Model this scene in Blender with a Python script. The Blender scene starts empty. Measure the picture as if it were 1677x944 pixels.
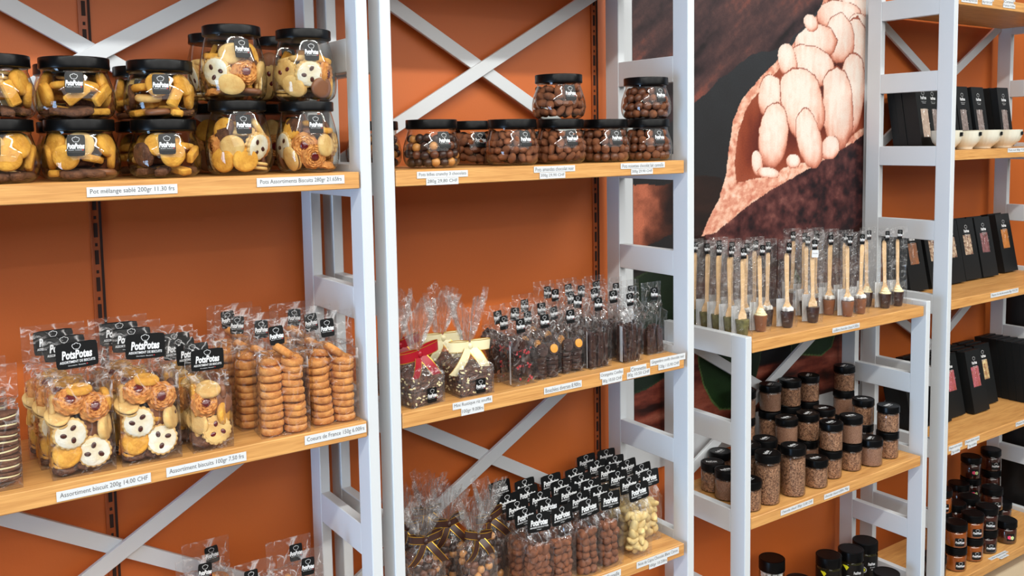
import bpy, math, random
import numpy as np
from mathutils import Matrix, Vector
sc = bpy.context.scene
COL = sc.collection
S = 1.25            # metres per survey unit
# ------------------------------------------------------------------ camera
cam_d = bpy.data.cameras.new('camera'); cam = bpy.data.objects.new('camera', cam_d); COL.objects.link(cam)
R_ = Vector((0.82207376, -0.56914558, -0.01637184)); U_ = Vector((0.06187345, 0.06071263, 0.99623574)); F_ = Vector((0.56600919, 0.81999225, -0.08512526))
cam.matrix_world = Matrix(((R_.x, U_.x, -F_.x, 0.0), (R_.y, U_.y, -F_.y, -S), (R_.z, U_.z, -F_.z, 1.5), (0, 0, 0, 1)))
cam_d.sensor_width = 36; cam_d.lens = 1490.8 / 1677 * 36
cam_d.shift_y = -(472 - 357.6) / 1677
cam_d.clip_start = 0.02
sc.camera = cam
# ------------------------------------------------------------------ light
sc.view_settings.view_transform = 'Standard'; sc.view_settings.look = 'None'
sc.view_settings.gamma = 1; sc.view_settings.use_curve_mapping = False
sc.view_settings.exposure = 0.0
sc.cycles.transparent_max_bounces = 40
sc.cycles.max_bounces = 8; sc.cycles.diffuse_bounces = 4; sc.cycles.glossy_bounces = 3
sc.cycles.sample_clamp_indirect = 3.0
w = bpy.data.worlds.new('world'); sc.world = w; w.use_nodes = True
w.node_tree.nodes['Background'].inputs[0].default_value = (0.80, 0.86, 1.0, 1)
w.node_tree.nodes['Background'].inputs[1].default_value = 0.05
def area(name, loc, sx, sy, power, col, target):
    d = bpy.data.lights.new(name, 'AREA'); d.shape = 'RECTANGLE'; d.size = sx; d.size_y = sy; d.energy = power; d.color = col
    o = bpy.data.objects.new(name, d); COL.objects.link(o); o.location = loc
    o.rotation_euler = (Vector(target) - Vector(loc)).to_track_quat('-Z', 'Y').to_euler()
    return o
for i, x in enumerate((-1.7, -0.1, 1.5, 3.1)):
    area('ceiling_lamp', (x, -1.45, 2.85), 1.25, 0.10, 30, (0.98, 0.98, 0.93), (x, -1.4, 0))
for i, x in enumerate((-2.0, 0.6, 3.2)):
    area('ceiling_lamp', (x, -3.6, 2.9), 1.25, 0.12, 10, (1.0, 0.97, 0.90), (x, -3.2, 0))
area('shop_window', (-3.9, -0.75, 0.8), 1.8, 1.6, 175, (0.42, 0.67, 1.0), (0.6, -0.5, 0.95))
area('ceiling_fill', (0.8, -3.7, 2.95), 8.0, 3.4, 250, (1.0, 0.985, 0.95), (0.8, -2.6, 0))  # added soft panel standing in for farther lamp rows and ceiling bounce

# ------------------------------------------------------------------ materials
def lin(c):
    return tuple(((v / 255) / 12.92 if v / 255 <= 0.04045 else ((v / 255 + 0.055) / 1.055) ** 2.4) for v in c)
MATS = {}
def mat(name, rgb=(200, 200, 200), rough=0.5, metal=0.0, spec=0.5, coat=0.0, bump=0.0, bscale=200, var=None, vscale=30, sheen=0.0, trans=0.0):
    if name in MATS: return MATS[name]
    m = bpy.data.materials.new(name); m.use_nodes = True; nt = m.node_tree; b = nt.nodes['Principled BSDF']
    c = lin(rgb)
    b.inputs['Base Color'].default_value = (*c, 1); b.inputs['Roughness'].default_value = rough
    b.inputs['Metallic'].default_value = metal; b.inputs['Specular IOR Level'].default_value = spec
    b.inputs['Coat Weight'].default_value = coat; b.inputs['Coat Roughness'].default_value = 0.08
    b.inputs['Transmission Weight'].default_value = trans
    if var or bump:
        tc = nt.nodes.new('ShaderNodeTexCoord')
        if var:
            n = nt.nodes.new('ShaderNodeTexNoise'); n.inputs['Scale'].default_value = vscale; n.inputs['Detail'].default_value = 5
            nt.links.new(tc.outputs['Object'], n.inputs['Vector'])
            r = nt.nodes.new('ShaderNodeValToRGB'); r.color_ramp.elements[0].position = 0.35; r.color_ramp.elements[1].position = 0.65
            r.color_ramp.elements[0].color = (*lin(var), 1); r.color_ramp.elements[1].color = (*c, 1)
            nt.links.new(n.outputs[0], r.inputs[0]); nt.links.new(r.outputs[0], b.inputs['Base Color'])
        if bump:
            n = nt.nodes.new('ShaderNodeTexNoise'); n.inputs['Scale'].default_value = bscale; n.inputs['Detail'].default_value = 4
            nt.links.new(tc.outputs['Object'], n.inputs['Vector'])
            bp = nt.nodes.new('ShaderNodeBump'); bp.inputs['Strength'].default_value = bump; bp.inputs['Distance'].default_value = 0.002
            nt.links.new(n.outputs[0], bp.inputs['Height']); nt.links.new(bp.outputs[0], b.inputs['Normal'])
    MATS[name] = m; return m
def film_mat(name, tint, base, power, rough, bump, haze, edge, bscale=60, crease_glint=None):
    """thin clear sheet: transparent with a gloss that grows at grazing angles"""
    m = bpy.data.materials.new(name); m.use_nodes = True; nt = m.node_tree; nt.nodes.clear(); L = nt.links
    out = nt.nodes.new('ShaderNodeOutputMaterial'); mix = nt.nodes.new('ShaderNodeMixShader'); tr = nt.nodes.new('ShaderNodeBsdfTransparent')
    gl = nt.nodes.new('ShaderNodeBsdfGlossy'); gl.inputs['Roughness'].default_value = rough
    lw = nt.nodes.new('ShaderNodeLayerWeight'); lw.inputs[0].default_value = 0.5
    pw = nt.nodes.new('ShaderNodeMath'); pw.operation = 'POWER'; pw.inputs[1].default_value = power; L.new(lw.outputs['Facing'], pw.inputs[0])
    ad = nt.nodes.new('ShaderNodeMath'); ad.operation = 'MULTIPLY_ADD'; ad.inputs[1].default_value = 0.85; ad.inputs[2].default_value = base
    L.new(pw.outputs[0], ad.inputs[0]); ad.use_clamp = True
    mc = nt.nodes.new('ShaderNodeMix'); mc.data_type = 'RGBA'; mc.inputs['A'].default_value = (*tint, 1); mc.inputs['B'].default_value = (*edge, 1)
    pe = nt.nodes.new('ShaderNodeMath'); pe.operation = 'POWER'; pe.inputs[1].default_value = 3.0; L.new(lw.outputs['Facing'], pe.inputs[0])
    L.new(pe.outputs[0], mc.inputs['Factor']); L.new(mc.outputs['Result'], tr.inputs[0])
    L.new(ad.outputs[0], mix.inputs[0]); L.new(tr.outputs[0], mix.inputs[1]); L.new(gl.outputs[0], mix.inputs[2])
    last = mix.outputs[0]
    if haze:
        df = nt.nodes.new('ShaderNodeBsdfDiffuse'); df.inputs[0].default_value = (0.85, 0.85, 0.85, 1)
        m2 = nt.nodes.new('ShaderNodeMixShader'); m2.inputs[0].default_value = haze; L.new(last, m2.inputs[1]); L.new(df.outputs[0], m2.inputs[2]); last = m2.outputs[0]
    if bump:
        tc = nt.nodes.new('ShaderNodeTexCoord'); n = nt.nodes.new('ShaderNodeTexNoise'); n.inputs['Scale'].default_value = bscale; n.inputs['Detail'].default_value = 2
        n.inputs['Distortion'].default_value = 1.2
        L.new(tc.outputs['Object'], n.inputs['Vector']); bp = nt.nodes.new('ShaderNodeBump'); bp.inputs['Strength'].default_value = bump; bp.inputs['Distance'].default_value = 0.006
        L.new(n.outputs[0], bp.inputs['Height']); L.new(bp.outputs[0], gl.inputs['Normal'])
    if crease_glint:
        # fold whitening, with streak highlights painted in as thin pale lines, denser where the sheet is gathered
        tc = nt.nodes.new('ShaderNodeTexCoord'); ns = nt.nodes.new('ShaderNodeTexNoise'); ns.inputs['Scale'].default_value = 30; L.new(tc.outputs['Object'], ns.inputs['Vector'])
        vm = nt.nodes.new('ShaderNodeVectorMath'); vm.operation = 'MULTIPLY_ADD'; vm.inputs[1].default_value = (.02, .02, .02); L.new(ns.outputs['Color'], vm.inputs[0]); 
        sc_v = nt.nodes.new('ShaderNodeMapping'); sc_v.inputs['Scale'].default_value = (1.0, 1.0, crease_glint[1]); L.new(tc.outputs['Object'], sc_v.inputs[0]); L.new(sc_v.outputs[0], vm.inputs[2])
        vo = nt.nodes.new('ShaderNodeTexVoronoi'); vo.feature = 'DISTANCE_TO_EDGE'; vo.inputs['Scale'].default_value = crease_glint[0]; L.new(vm.outputs[0], vo.inputs['Vector'])
        mr = nt.nodes.new('ShaderNodeMapRange'); mr.inputs['From Min'].default_value = 0.0; mr.inputs['From Max'].default_value = 0.075; mr.inputs['To Min'].default_value = 1; mr.inputs['To Max'].default_value = 0; L.new(vo.outputs['Distance'], mr.inputs['Value'])
        n3 = nt.nodes.new('ShaderNodeTexNoise'); n3.inputs['Scale'].default_value = 55; n3.inputs['Detail'].default_value = 1; L.new(tc.outputs['Object'], n3.inputs['Vector'])
        mr2 = nt.nodes.new('ShaderNodeMapRange'); mr2.inputs['From Min'].default_value = 0.46; mr2.inputs['From Max'].default_value = 0.62; L.new(n3.outputs[0], mr2.inputs['Value'])
        sx = nt.nodes.new('ShaderNodeSeparateXYZ'); L.new(tc.outputs['Object'], sx.inputs[0])
        mr3 = nt.nodes.new('ShaderNodeMapRange'); mr3.inputs['From Min'].default_value = crease_glint[2]; mr3.inputs['From Max'].default_value = crease_glint[2] + .03; mr3.inputs['To Min'].default_value = 0.25; mr3.inputs['To Max'].default_value = 1.0; L.new(sx.outputs['Z'], mr3.inputs['Value'])
        a1 = nt.nodes.new('ShaderNodeMath'); a1.operation = 'MULTIPLY'; L.new(mr.outputs[0], a1.inputs[0]); L.new(mr2.outputs[0], a1.inputs[1])
        a2 = nt.nodes.new('ShaderNodeMath'); a2.operation = 'MULTIPLY'; L.new(a1.outputs[0], a2.inputs[0]); L.new(mr3.outputs[0], a2.inputs[1])
        a3 = nt.nodes.new('ShaderNodeMath'); a3.operation = 'MULTIPLY'; a3.inputs[1].default_value = crease_glint[3]; a3.use_clamp = True; L.new(a2.outputs[0], a3.inputs[0])
        d2 = nt.nodes.new('ShaderNodeBsdfTranslucent'); d2.inputs[0].default_value = (.95, .95, .95, 1); d3 = nt.nodes.new('ShaderNodeBsdfDiffuse'); d3.inputs[0].default_value = (.95, .95, .95, 1)
        m4 = nt.nodes.new('ShaderNodeMixShader'); m4.inputs[0].default_value = .3; L.new(d3.outputs[0], m4.inputs[1]); L.new(d2.outputs[0], m4.inputs[2])
        m3 = nt.nodes.new('ShaderNodeMixShader'); L.new(a3.outputs[0], m3.inputs[0]); L.new(last, m3.inputs[1]); L.new(m4.outputs[0], m3.inputs[2]); last = m3.outputs[0]
    L.new(last, out.inputs[0]); MATS[name] = m; return m
def oak_mat():
    m = bpy.data.materials.new('oak'); m.use_nodes = True; nt = m.node_tree; L = nt.links; b = nt.nodes['Principled BSDF']
    tc = nt.nodes.new('ShaderNodeTexCoord'); mp = nt.nodes.new('ShaderNodeMapping'); mp.inputs['Scale'].default_value = (2.2, 30, 46)
    L.new(tc.outputs['Object'], mp.inputs[0])
    n = nt.nodes.new('ShaderNodeTexNoise'); n.inputs['Scale'].default_value = 3.0; n.inputs['Detail'].default_value = 6; n.inputs['Distortion'].default_value = 0.8; L.new(mp.outputs[0], n.inputs['Vector'])
    r = nt.nodes.new('ShaderNodeValToRGB'); e = r.color_ramp.elements; e[0].position = 0.30; e[0].color = (*lin((190, 134, 74)), 1); e[1].position = 0.66; e[1].color = (*lin((216, 162, 96)), 1)
    L.new(n.outputs[0], r.inputs[0])
    mp2 = nt.nodes.new('ShaderNodeMapping'); mp2.inputs['Scale'].default_value = (9, 160, 240); L.new(tc.outputs['Object'], mp2.inputs[0])
    n2 = nt.nodes.new('ShaderNodeTexNoise'); n2.inputs['Scale'].default_value = 2.0; n2.inputs['Detail'].default_value = 3; L.new(mp2.outputs[0], n2.inputs['Vector'])
    r2 = nt.nodes.new('ShaderNodeValToRGB'); e = r2.color_ramp.elements; e[0].position = 0.32; e[0].color = (0.78, 0.70, 0.62, 1); e[1].position = 0.5; e[1].color = (1, 1, 1, 1); L.new(n2.outputs[0], r2.inputs[0])
    mx = nt.nodes.new('ShaderNodeMix'); mx.data_type = 'RGBA'; mx.blend_type = 'MULTIPLY'; mx.inputs['Factor'].default_value = 0.8
    L.new(r.outputs[0], mx.inputs['A']); L.new(r2.outputs[0], mx.inputs['B']); L.new(mx.outputs['Result'], b.inputs['Base Color'])
    b.inputs['Roughness'].default_value = 0.42; MATS['oak'] = m
    return m
OAK = oak_mat()
SLEEVE = film_mat('clear_sleeve_film', (0.985, 0.985, 0.985), 0.035, 2.4, 0.08, 1.0, 0.012, (0.90, 0.90, 0.90), 50, (90, .18, .03, .20))
GLASS = film_mat('jar_glass', (0.96, 0.97, 0.95), 0.035, 3.2, 0.03, 0.0, 0.0, (0.42, 0.42, 0.36))
FILM = film_mat('clear_film', (0.985, 0.985, 0.985), 0.04, 2.6, 0.07, 1.0, 0.009, (0.90, 0.90, 0.90), 38, (55, .8, .075, .42))
CELLO = film_mat('cellophane', (0.98, 0.98, 0.98), 0.06, 2.2, 0.09, 1.0, 0.022, (0.88, 0.88, 0.88), 50, (110, .22, .06, .40))
WHITE = mat('white_paint', (204, 208, 211), 0.42, bump=0.03, bscale=400)
WALLM = mat('terracotta_paint', (192, 98, 38), 0.5, bump=0.05, bscale=300)
BLACK = mat('black_plastic', (8, 8, 9), 0.30, spec=0.16)
CARD = mat('black_card', (12, 13, 14), 0.42, spec=0.3)
BOXM = mat('black_carton', (18, 20, 21), 0.5, spec=0.3)
INK = mat('white_ink', (216, 218, 220), 0.6)
PAPER = mat('white_paper', (208, 211, 213), 0.6)
GREYINK = mat('grey_ink', (88, 88, 90), 0.7)
RED = mat('red_ink', (205, 40, 45), 0.6)
GOLDEN = mat('golden_biscuit', (214, 148, 76), 0.75, bump=0.5, bscale=420, var=(182, 112, 50), vscale=110)
YELLOW = mat('butter_biscuit', (226, 168, 66), 0.8, bump=0.6, bscale=330, var=(202, 138, 44), vscale=110)
PALE = mat('pale_biscuit', (218, 182, 116), 0.75, bump=0.3, bscale=400, var=(204, 158, 92), vscale=90)
BROWN = mat('chocolate_biscuit', (112, 70, 46), 0.8, bump=0.9, bscale=500, var=(74, 42, 26), vscale=160)
MILK = mat('milk_chocolate', (126, 78, 50), 0.45, bump=0.1, bscale=120)
DARK = mat('dark_chocolate', (62, 34, 26), 0.38, bump=0.35, bscale=160, var=(44, 23, 17), vscale=80)
ICING = mat('white_icing', (224, 220, 206), 0.7, bump=0.35, bscale=300, var=(216, 198, 160), vscale=60)
JAM = mat('red_jam', (92, 16, 20), 0.16, coat=0.6)
RAISIN = mat('raisin_hole', (70, 34, 26), 0.3)
COCOA = mat('cocoa_dusted', (136, 80, 48), 0.85, bump=0.35, bscale=300, var=(104, 58, 34), vscale=70)
MILKNUT = mat('milk_coating', (116, 68, 44), 0.42, var=(96, 54, 36), vscale=60)
DARKNUT = mat('dark_coating', (58, 34, 28), 0.4)
CARAMEL = mat('caramel_coating', (204, 142, 78), 0.42)
CASHEW = mat('ivory_coating', (226, 200, 138), 0.6, bump=0.3, bscale=200, var=(206, 174, 108), vscale=50)
CREAM = mat('cream', (240, 226, 178), 0.7, bump=0.5, bscale=300)
MARSH = mat('marshmallow', (222, 221, 216), 0.8, bump=0.2, bscale=300)
MATCHA = mat('matcha_chocolate', (112, 108, 62), 0.6, bump=0.5, bscale=300, var=(84, 80, 44), vscale=90)
STICKW = mat('birch_wood', (228, 192, 146), 0.6, var=(212, 172, 124), vscale=40)
FRAMB = mat('dried_raspberry', (176, 36, 44), 0.6, bump=0.6, bscale=400)
ORANGE = mat('orange_filling', (232, 158, 56), 0.4)
RICE = mat('puffed_rice_chocolate', (112, 72, 54), 0.55, bump=1.0, bscale=260, var=(56, 32, 24), vscale=210)
SATINC = mat('cream_satin', (226, 216, 176), 0.32, sheen=0.3)
SATINR = mat('red_satin', (156, 16, 34), 0.32)
SATINB = mat('brown_satin', (58, 34, 28), 0.35)
GOLD = mat('gold_thread', (226, 176, 60), 0.28, metal=0.8)
AMBER = mat('amber_honey', (150, 74, 20), 0.12, coat=1.0, spec=0.8)
DARKJAM = mat('dark_jam', (62, 26, 18), 0.12, coat=1.0)
PORC = mat('ivory_porcelain', (220, 216, 198), 0.25, coat=0.5)
YELTAG = mat('yellow_ink', (214, 214, 30), 0.6)
BRICKR = mat('steel_upright', (160, 78, 32), 0.45)
SLOT = mat('slot_dark', (40, 20, 14), 0.8)
KRAFT = mat('kraft_carton', (206, 184, 152), 0.8)
FLOORM = mat('grey_floor', (118, 112, 104), 0.5)
BLKCAB = mat('black_laminate', (22, 20, 20), 0.4)

# ------------------------------------------------------------------ mesh helpers
def mk(name, v, f, mats, mi=None, smooth=False, sharp=None):
    me = bpy.data.meshes.new(name); me.from_pydata([tuple(p) for p in v], [], [tuple(q) for q in f])
    for m in (mats if isinstance(mats, (list, tuple)) else [mats]): me.materials.append(m)
    if mi is not None: me.polygons.foreach_set('material_index', mi)
    if smooth: me.polygons.foreach_set('use_smooth', [True] * len(me.polygons))
    if smooth and sharp: me.set_sharp_from_angle(angle=math.radians(sharp))
    me.update(); return me
def ob(name, me, parent=None, loc=(0, 0, 0), rot=(0, 0, 0), scale=None):
    o = bpy.data.objects.new(name, me); COL.objects.link(o)
    if parent is not None: o.parent = parent
    o.location = loc; o.rotation_euler = rot
    if scale is not None: o.scale = scale if hasattr(scale, '__len__') else (scale,) * 3
    return o
def thing(name, label, cat, loc=(0, 0, 0), rz=0.0, group=None):
    o = bpy.data.objects.new(name, None); COL.objects.link(o); o.empty_display_size = 0.02
    o.location = loc; o.rotation_euler = (0, 0, rz); o['label'] = label; o['category'] = cat
    if group: o['group'] = group
    return o
def tag(o, label, cat, group=None):
    o['label'] = label; o['category'] = cat
    if group: o['group'] = group
    return o
def struct(o): o['kind'] = 'structure'; return o
class MB:
    def __init__(s): s.v = []; s.f = []; s.m = []
    def add(s, v, f, m=0, M=None):
        o = len(s.v)
        s.v += [tuple(M @ Vector(p)) for p in v] if M is not None else [tuple(p) for p in v]
        s.f += [tuple(i + o for i in q) for q in f]; s.m += [m] * len(f); return s
    def box(s, x0, x1, y0, y1, z0, z1, m=0, bev=0.0, M=None):
        if bev <= 0:
            v = [(x, y, z) for z in (z0, z1) for y in (y0, y1) for x in (x0, x1)]
            f = [(0, 2, 3, 1), (4, 5, 7, 6), (0, 1, 5, 4), (2, 6, 7, 3), (0, 4, 6, 2), (1, 3, 7, 5)]
            return s.add(v, f, m, M)
        # chamfered box: 24 verts
        b = bev; P = {}; v = []
        for sx in (0, 1):
            for sy in (0, 1):
                for sz in (0, 1):
                    for ax in range(3):
                        c = [x0 if not sx else x1, y0 if not sy else y1, z0 if not sz else z1]
                        d = [b if not sx else -b, b if not sy else -b, b if not sz else -b]
                        p = [c[i] + (d[i] if i != ax else 0) for i in range(3)]
                        P[(sx, sy, sz, ax)] = len(v); v.append(p)
        f = []
        for ax in range(3):
            o1, o2 = [i for i in range(3) if i != ax]
            for sd in (0, 1):
                q = []
                for a, c in ((0, 0), (1, 0), (1, 1), (0, 1)):
                    k = [0, 0, 0]; k[ax] = sd; k[o1] = a; k[o2] = c; q.append(P[(*k, ax)])
                if (sd == 1) != (ax == 1): f.append(tuple(q))
                else: f.append(tuple(reversed(q)))
        for ax in range(3):
            o1, o2 = [i for i in range(3) if i != ax]
            for a in (0, 1):
                for c in (0, 1):
                    k0 = [0, 0, 0]; k1 = [0, 0, 0]; k0[ax] = 0; k1[ax] = 1
                    for k in (k0, k1): k[o1] = a; k[o2] = c
                    q = [P[(*k0, o1)], P[(*k1, o1)], P[(*k1, o2)], P[(*k0, o2)]]; f.append(tuple(q))
        for sx in (0, 1):
            for sy in (0, 1):
                for sz in (0, 1): f.append(tuple(P[(sx, sy, sz, a)] for a in range(3)))
        return s.add(v, f, m, M)
    def mesh(s, name, mats, smooth=False, sharp=None):
        me = mk(name, s.v, s.f, mats, s.m, smooth, sharp)
        return me
def lathe(prof, n=32, m=0, cap0=True, cap1=True, mb=None, M=None, wob=None):
    v = []; f = []
    for (r, z) in prof:
        for k in range(n):
            a = 2 * math.pi * k / n; rr = r * (wob(a, z) if wob else 1)
            v.append((rr * math.cos(a), rr * math.sin(a), z))
    for i in range(len(prof) - 1):
        for k in range(n):
            k2 = (k + 1) % n; f.append((i * n + k, i * n + k2, (i + 1) * n + k2, (i + 1) * n + k))
    if cap0: f.append(tuple(reversed(range(n))))
    if cap1: f.append(tuple((len(prof) - 1) * n + k for k in range(n)))
    mb = mb or MB(); mb.add(v, f, m, M); return mb
def interp(prof, z):
    for (r0, z0), (r1, z1) in zip(prof, prof[1:]):
        if z0 <= z <= z1: return r0 + (r1 - r0) * (z - z0) / max(z1 - z0, 1e-9)
    return prof[-1][0] if z > prof[-1][1] else prof[0][0]
def ellipsoid(rx, ry, rz, n=12, k=8, noise=0.0, seed=0):
    rnd = random.Random(seed); v = [(0, 0, -rz)]; f = []
    for i in range(1, k):
        t = -math.pi / 2 + math.pi * i / k
        for j in range(n):
            a = 2 * math.pi * j / n; q = 1 + rnd.uniform(-noise, noise)
            v.append((rx * math.cos(t) * math.cos(a) * q, ry * math.cos(t) * math.sin(a) * q, rz * math.sin(t) * q))
    v.append((0, 0, rz)); top = len(v) - 1
    for j in range(n): f.append((0, 1 + (j + 1) % n, 1 + j)); f.append((top, top - n + j, top - n + (j + 1) % n))
    for i in range(k - 2):
        for j in range(n):
            a = 1 + i * n + j; b = 1 + i * n + (j + 1) % n; f.append((a, b, b + n, a + n))
    return v, f
# ------------------------------------------------------------------ lettering
_TX = {}
def text_geo(txt, width=None, height=None, shear=0.0, bold=0.0, sx=1.0):
    key = (txt, shear, bold)
    if key not in _TX:
        c = bpy.data.curves.new('lettering', 'FONT'); c.body = txt; c.size = 1.0; c.shear = shear; c.offset = bold; c.resolution_u = 2; c.fill_mode = 'FRONT'
        o = bpy.data.objects.new('lettering', c); COL.objects.link(o)
        bpy.context.view_layer.update()
        me = bpy.data.meshes.new_from_object(o.evaluated_get(bpy.context.evaluated_depsgraph_get()))
        V = np.array([v.co[:2] for v in me.vertices]); Fc = [tuple(p.vertices) for p in me.polygons]
        bpy.data.objects.remove(o); bpy.data.curves.remove(c); bpy.data.meshes.remove(me)
        V -= (V.min(0) + V.max(0)) / 2; _TX[key] = (V, Fc)
    V, Fc = _TX[key]; V = V.copy(); ext = V.max(0) - V.min(0)
    V[:, 0] *= sx
    if width and height: V[:, 0] *= width / (ext[0] * sx); V[:, 1] *= height / ext[1]
    elif width: V *= width / (ext[0] * sx)
    elif height: V *= height / ext[1]
    return V, Fc
def add_text(mb, txt, cx, cz, y, width=None, height=None, m=1, shear=0.0, bold=0.0):
    """lettering in the XZ plane facing -Y"""
    V, Fc = text_geo(txt, width, height, shear, bold)
    mb.add([(cx + p[0], y, cz + p[1]) for p in V], Fc, m)
def rrect_grid(mb, w_, h_, y, m=0, r=0.0, nx=6, nz=6, cx=0, cz=0, th=0.0):
    v = []; f = []
    for j in range(nz + 1):
        for i in range(nx + 1):
            x = -w_ / 2 + w_ * i / nx; z = -h_ / 2 + h_ * j / nz
            if r > 0 and i in (0, nx) and j in (0, nz): x *= 1 - r / w_; z *= 1 - r / h_
            v.append((cx + x, y, cz + z))
    for j in range(nz):
        for i in range(nx):
            a = j * (nx + 1) + i; f.append((a, a + 1, a + nx + 2, a + nx + 1))
    mb.add(v, f, m)
def hat(mb, cx, cz, s, y, m=1):
    """small outlined cook's hat"""
    pts = []
    for a0, a1, ox, oz, r in ((200, 60, -0.32, 0.10, 0.30), (150, 30, 0.0, 0.24, 0.30), (120, -20, 0.32, 0.10, 0.30)):
        for k in range(6):
            a = math.radians(a0 + (a1 - a0) * k / 5); pts.append((ox + r * math.cos(a), oz + r * math.sin(a)))
    pts += [(0.34, -0.42), (-0.34, -0.42)]
    n = len(pts); t = 0.07; v = []; f = []
    for i, p in enumerate(pts):
        q = Vector(p); c = Vector((0, -0.02)); d = (q - c).normalized()
        for k in (-t / 2, t / 2): z = q + d * k; v.append((cx + z.x * s, y, cz + z.y * s))
    for i in range(n):
        a = 2 * i; b = 2 * ((i + 1) % n); f.append((a, b, b + 1, a + 1))
    mb.add(v, f, m)
def logo_card(w_, h_, style='square', tiny=False):
    """black card with white shop lettering, facing -Y, centred; mats: card, ink, red"""
    mb = MB(); rrect_grid(mb, w_, h_, 0, 0, r=0.07 * min(w_, h_))
    rrect_grid(mb, w_, h_, 0.0004, 0, r=0.07 * min(w_, h_), nx=1, nz=1)
    e = -0.0003
    if style == 'square':
        hat(mb, 0, h_ * 0.27, w_ * 0.32, e)
        add_text(mb, 'PotsPotes', 0, -h_ * 0.03, e, w_ * 0.94, h_ * 0.27, 1, 0.18, 0.045)
        add_text(mb, 'Biscuiterie - Chocolaterie', -w_ * 0.03, -h_ * 0.21, e, w_ * 0.72, h_ * 0.045, 1)
        v, f = [(w_ * .38 + a * w_ * .03, e, -h_ * .21 + b * w_ * .03) for a, b in ((-1, -1), (1, -1), (1, 1), (-1, 1))], [(0, 1, 2, 3)]
        mb.add(v, f, 2)
    elif style == 'assort':
        hat(mb, 0, h_ * 0.33, h_ * 0.24, e)
        add_text(mb, 'PotsPotes', 0, 0.03 * h_, e, w_ * 0.72, h_ * 0.34, 1, 0.15, 0.04)
        add_text(mb, 'ASSORTIMENT DE BISCUITS', 0, -h_ * 0.24, e, w_ * 0.84, h_ * 0.10, 1, 0, 0.02)
        add_text(mb, 'Chocolaterie - Biscuiterie', -0.02 * w_, -h_ * 0.38, e, w_ * 0.42, h_ * 0.045, 1)
        mb.add([(w_ * .22 + a * w_ * .012, e, -h_ * .38 + b * w_ * .012) for a, b in ((-1, -1), (1, -1), (1, 1), (-1, 1))], [(0, 1, 2, 3)], 2)
    else:
        hat(mb, 0, h_ * 0.32, h_ * 0.26, e)
        add_text(mb, 'PotsPotes', 0, 0.0, e, w_ * 0.74, h_ * 0.34, 1, 0.15, 0.045)
        add_text(mb, 'AMANDES CHOCOLAT NOIR', 0, -h_ * 0.25, e, w_ * 0.80, h_ * 0.085, 1, 0, 0.015)
        add_text(mb, '100gr', 0, -h_ * 0.38, e, w_ * 0.20, h_ * 0.06, 1)
    return mb
def wrap(mb, prof, z0, off=0.0006):
    """bend a card drawn in XZ (facing -Y) round a lathe profile"""
    out = MB(); out.f = mb.f; out.m = mb.m
    for (x, y, z) in mb.v:
        r = interp(prof, z0 + z) + off - y; a = x / max(r, 1e-4); out.v.append((r * math.sin(a), -r * math.cos(a), z0 + z))
    return out
CARDM = [CARD, INK, RED]
# ================================================================== setting
WY = 0.2625
mb = MB(); mb.box(-1.6, 5.2, WY, WY + 0.10, 0, 2.9); struct(ob('wall_back', mb.mesh('wall_back', WALLM)))
mb = MB(); mb.box(-3.5, 6.0, -5.0, WY, -0.05, 0.0); struct(ob('floor', mb.mesh('floor', FLOORM)))
# slotted steel uprights set into the back wall
for i, x in enumerate((0.2645, 1.262)):
    mb = MB(); wd = 0.011
    mb.box(x - wd / 2 - .0025, x - wd / 2, WY - 0.004, WY - 0.0005, 0.02, 2.85, 0); mb.box(x + wd / 2, x + wd / 2 + .0035, WY - 0.004, WY - 0.0005, 0.02, 2.85, 1)
    mb.box(x - wd / 2, x + wd / 2, WY - 0.002, WY - 0.0005, 0.02, 2.85, 0)
    z = 0.06
    while z < 2.8:
        mb.box(x - .0028, x + .0028, WY - 0.0026, WY - 0.0019, z, z + 0.022, 1); mb.box(x - .0018, x + .0018, WY - 0.0026, WY - 0.0019, z + 0.028, z + 0.033, 1); z += 0.042
    o = ob('trim_%d' % (i + 1), mb.mesh('steel_upright', [BRICKR, SLOT])); struct(o)
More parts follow.
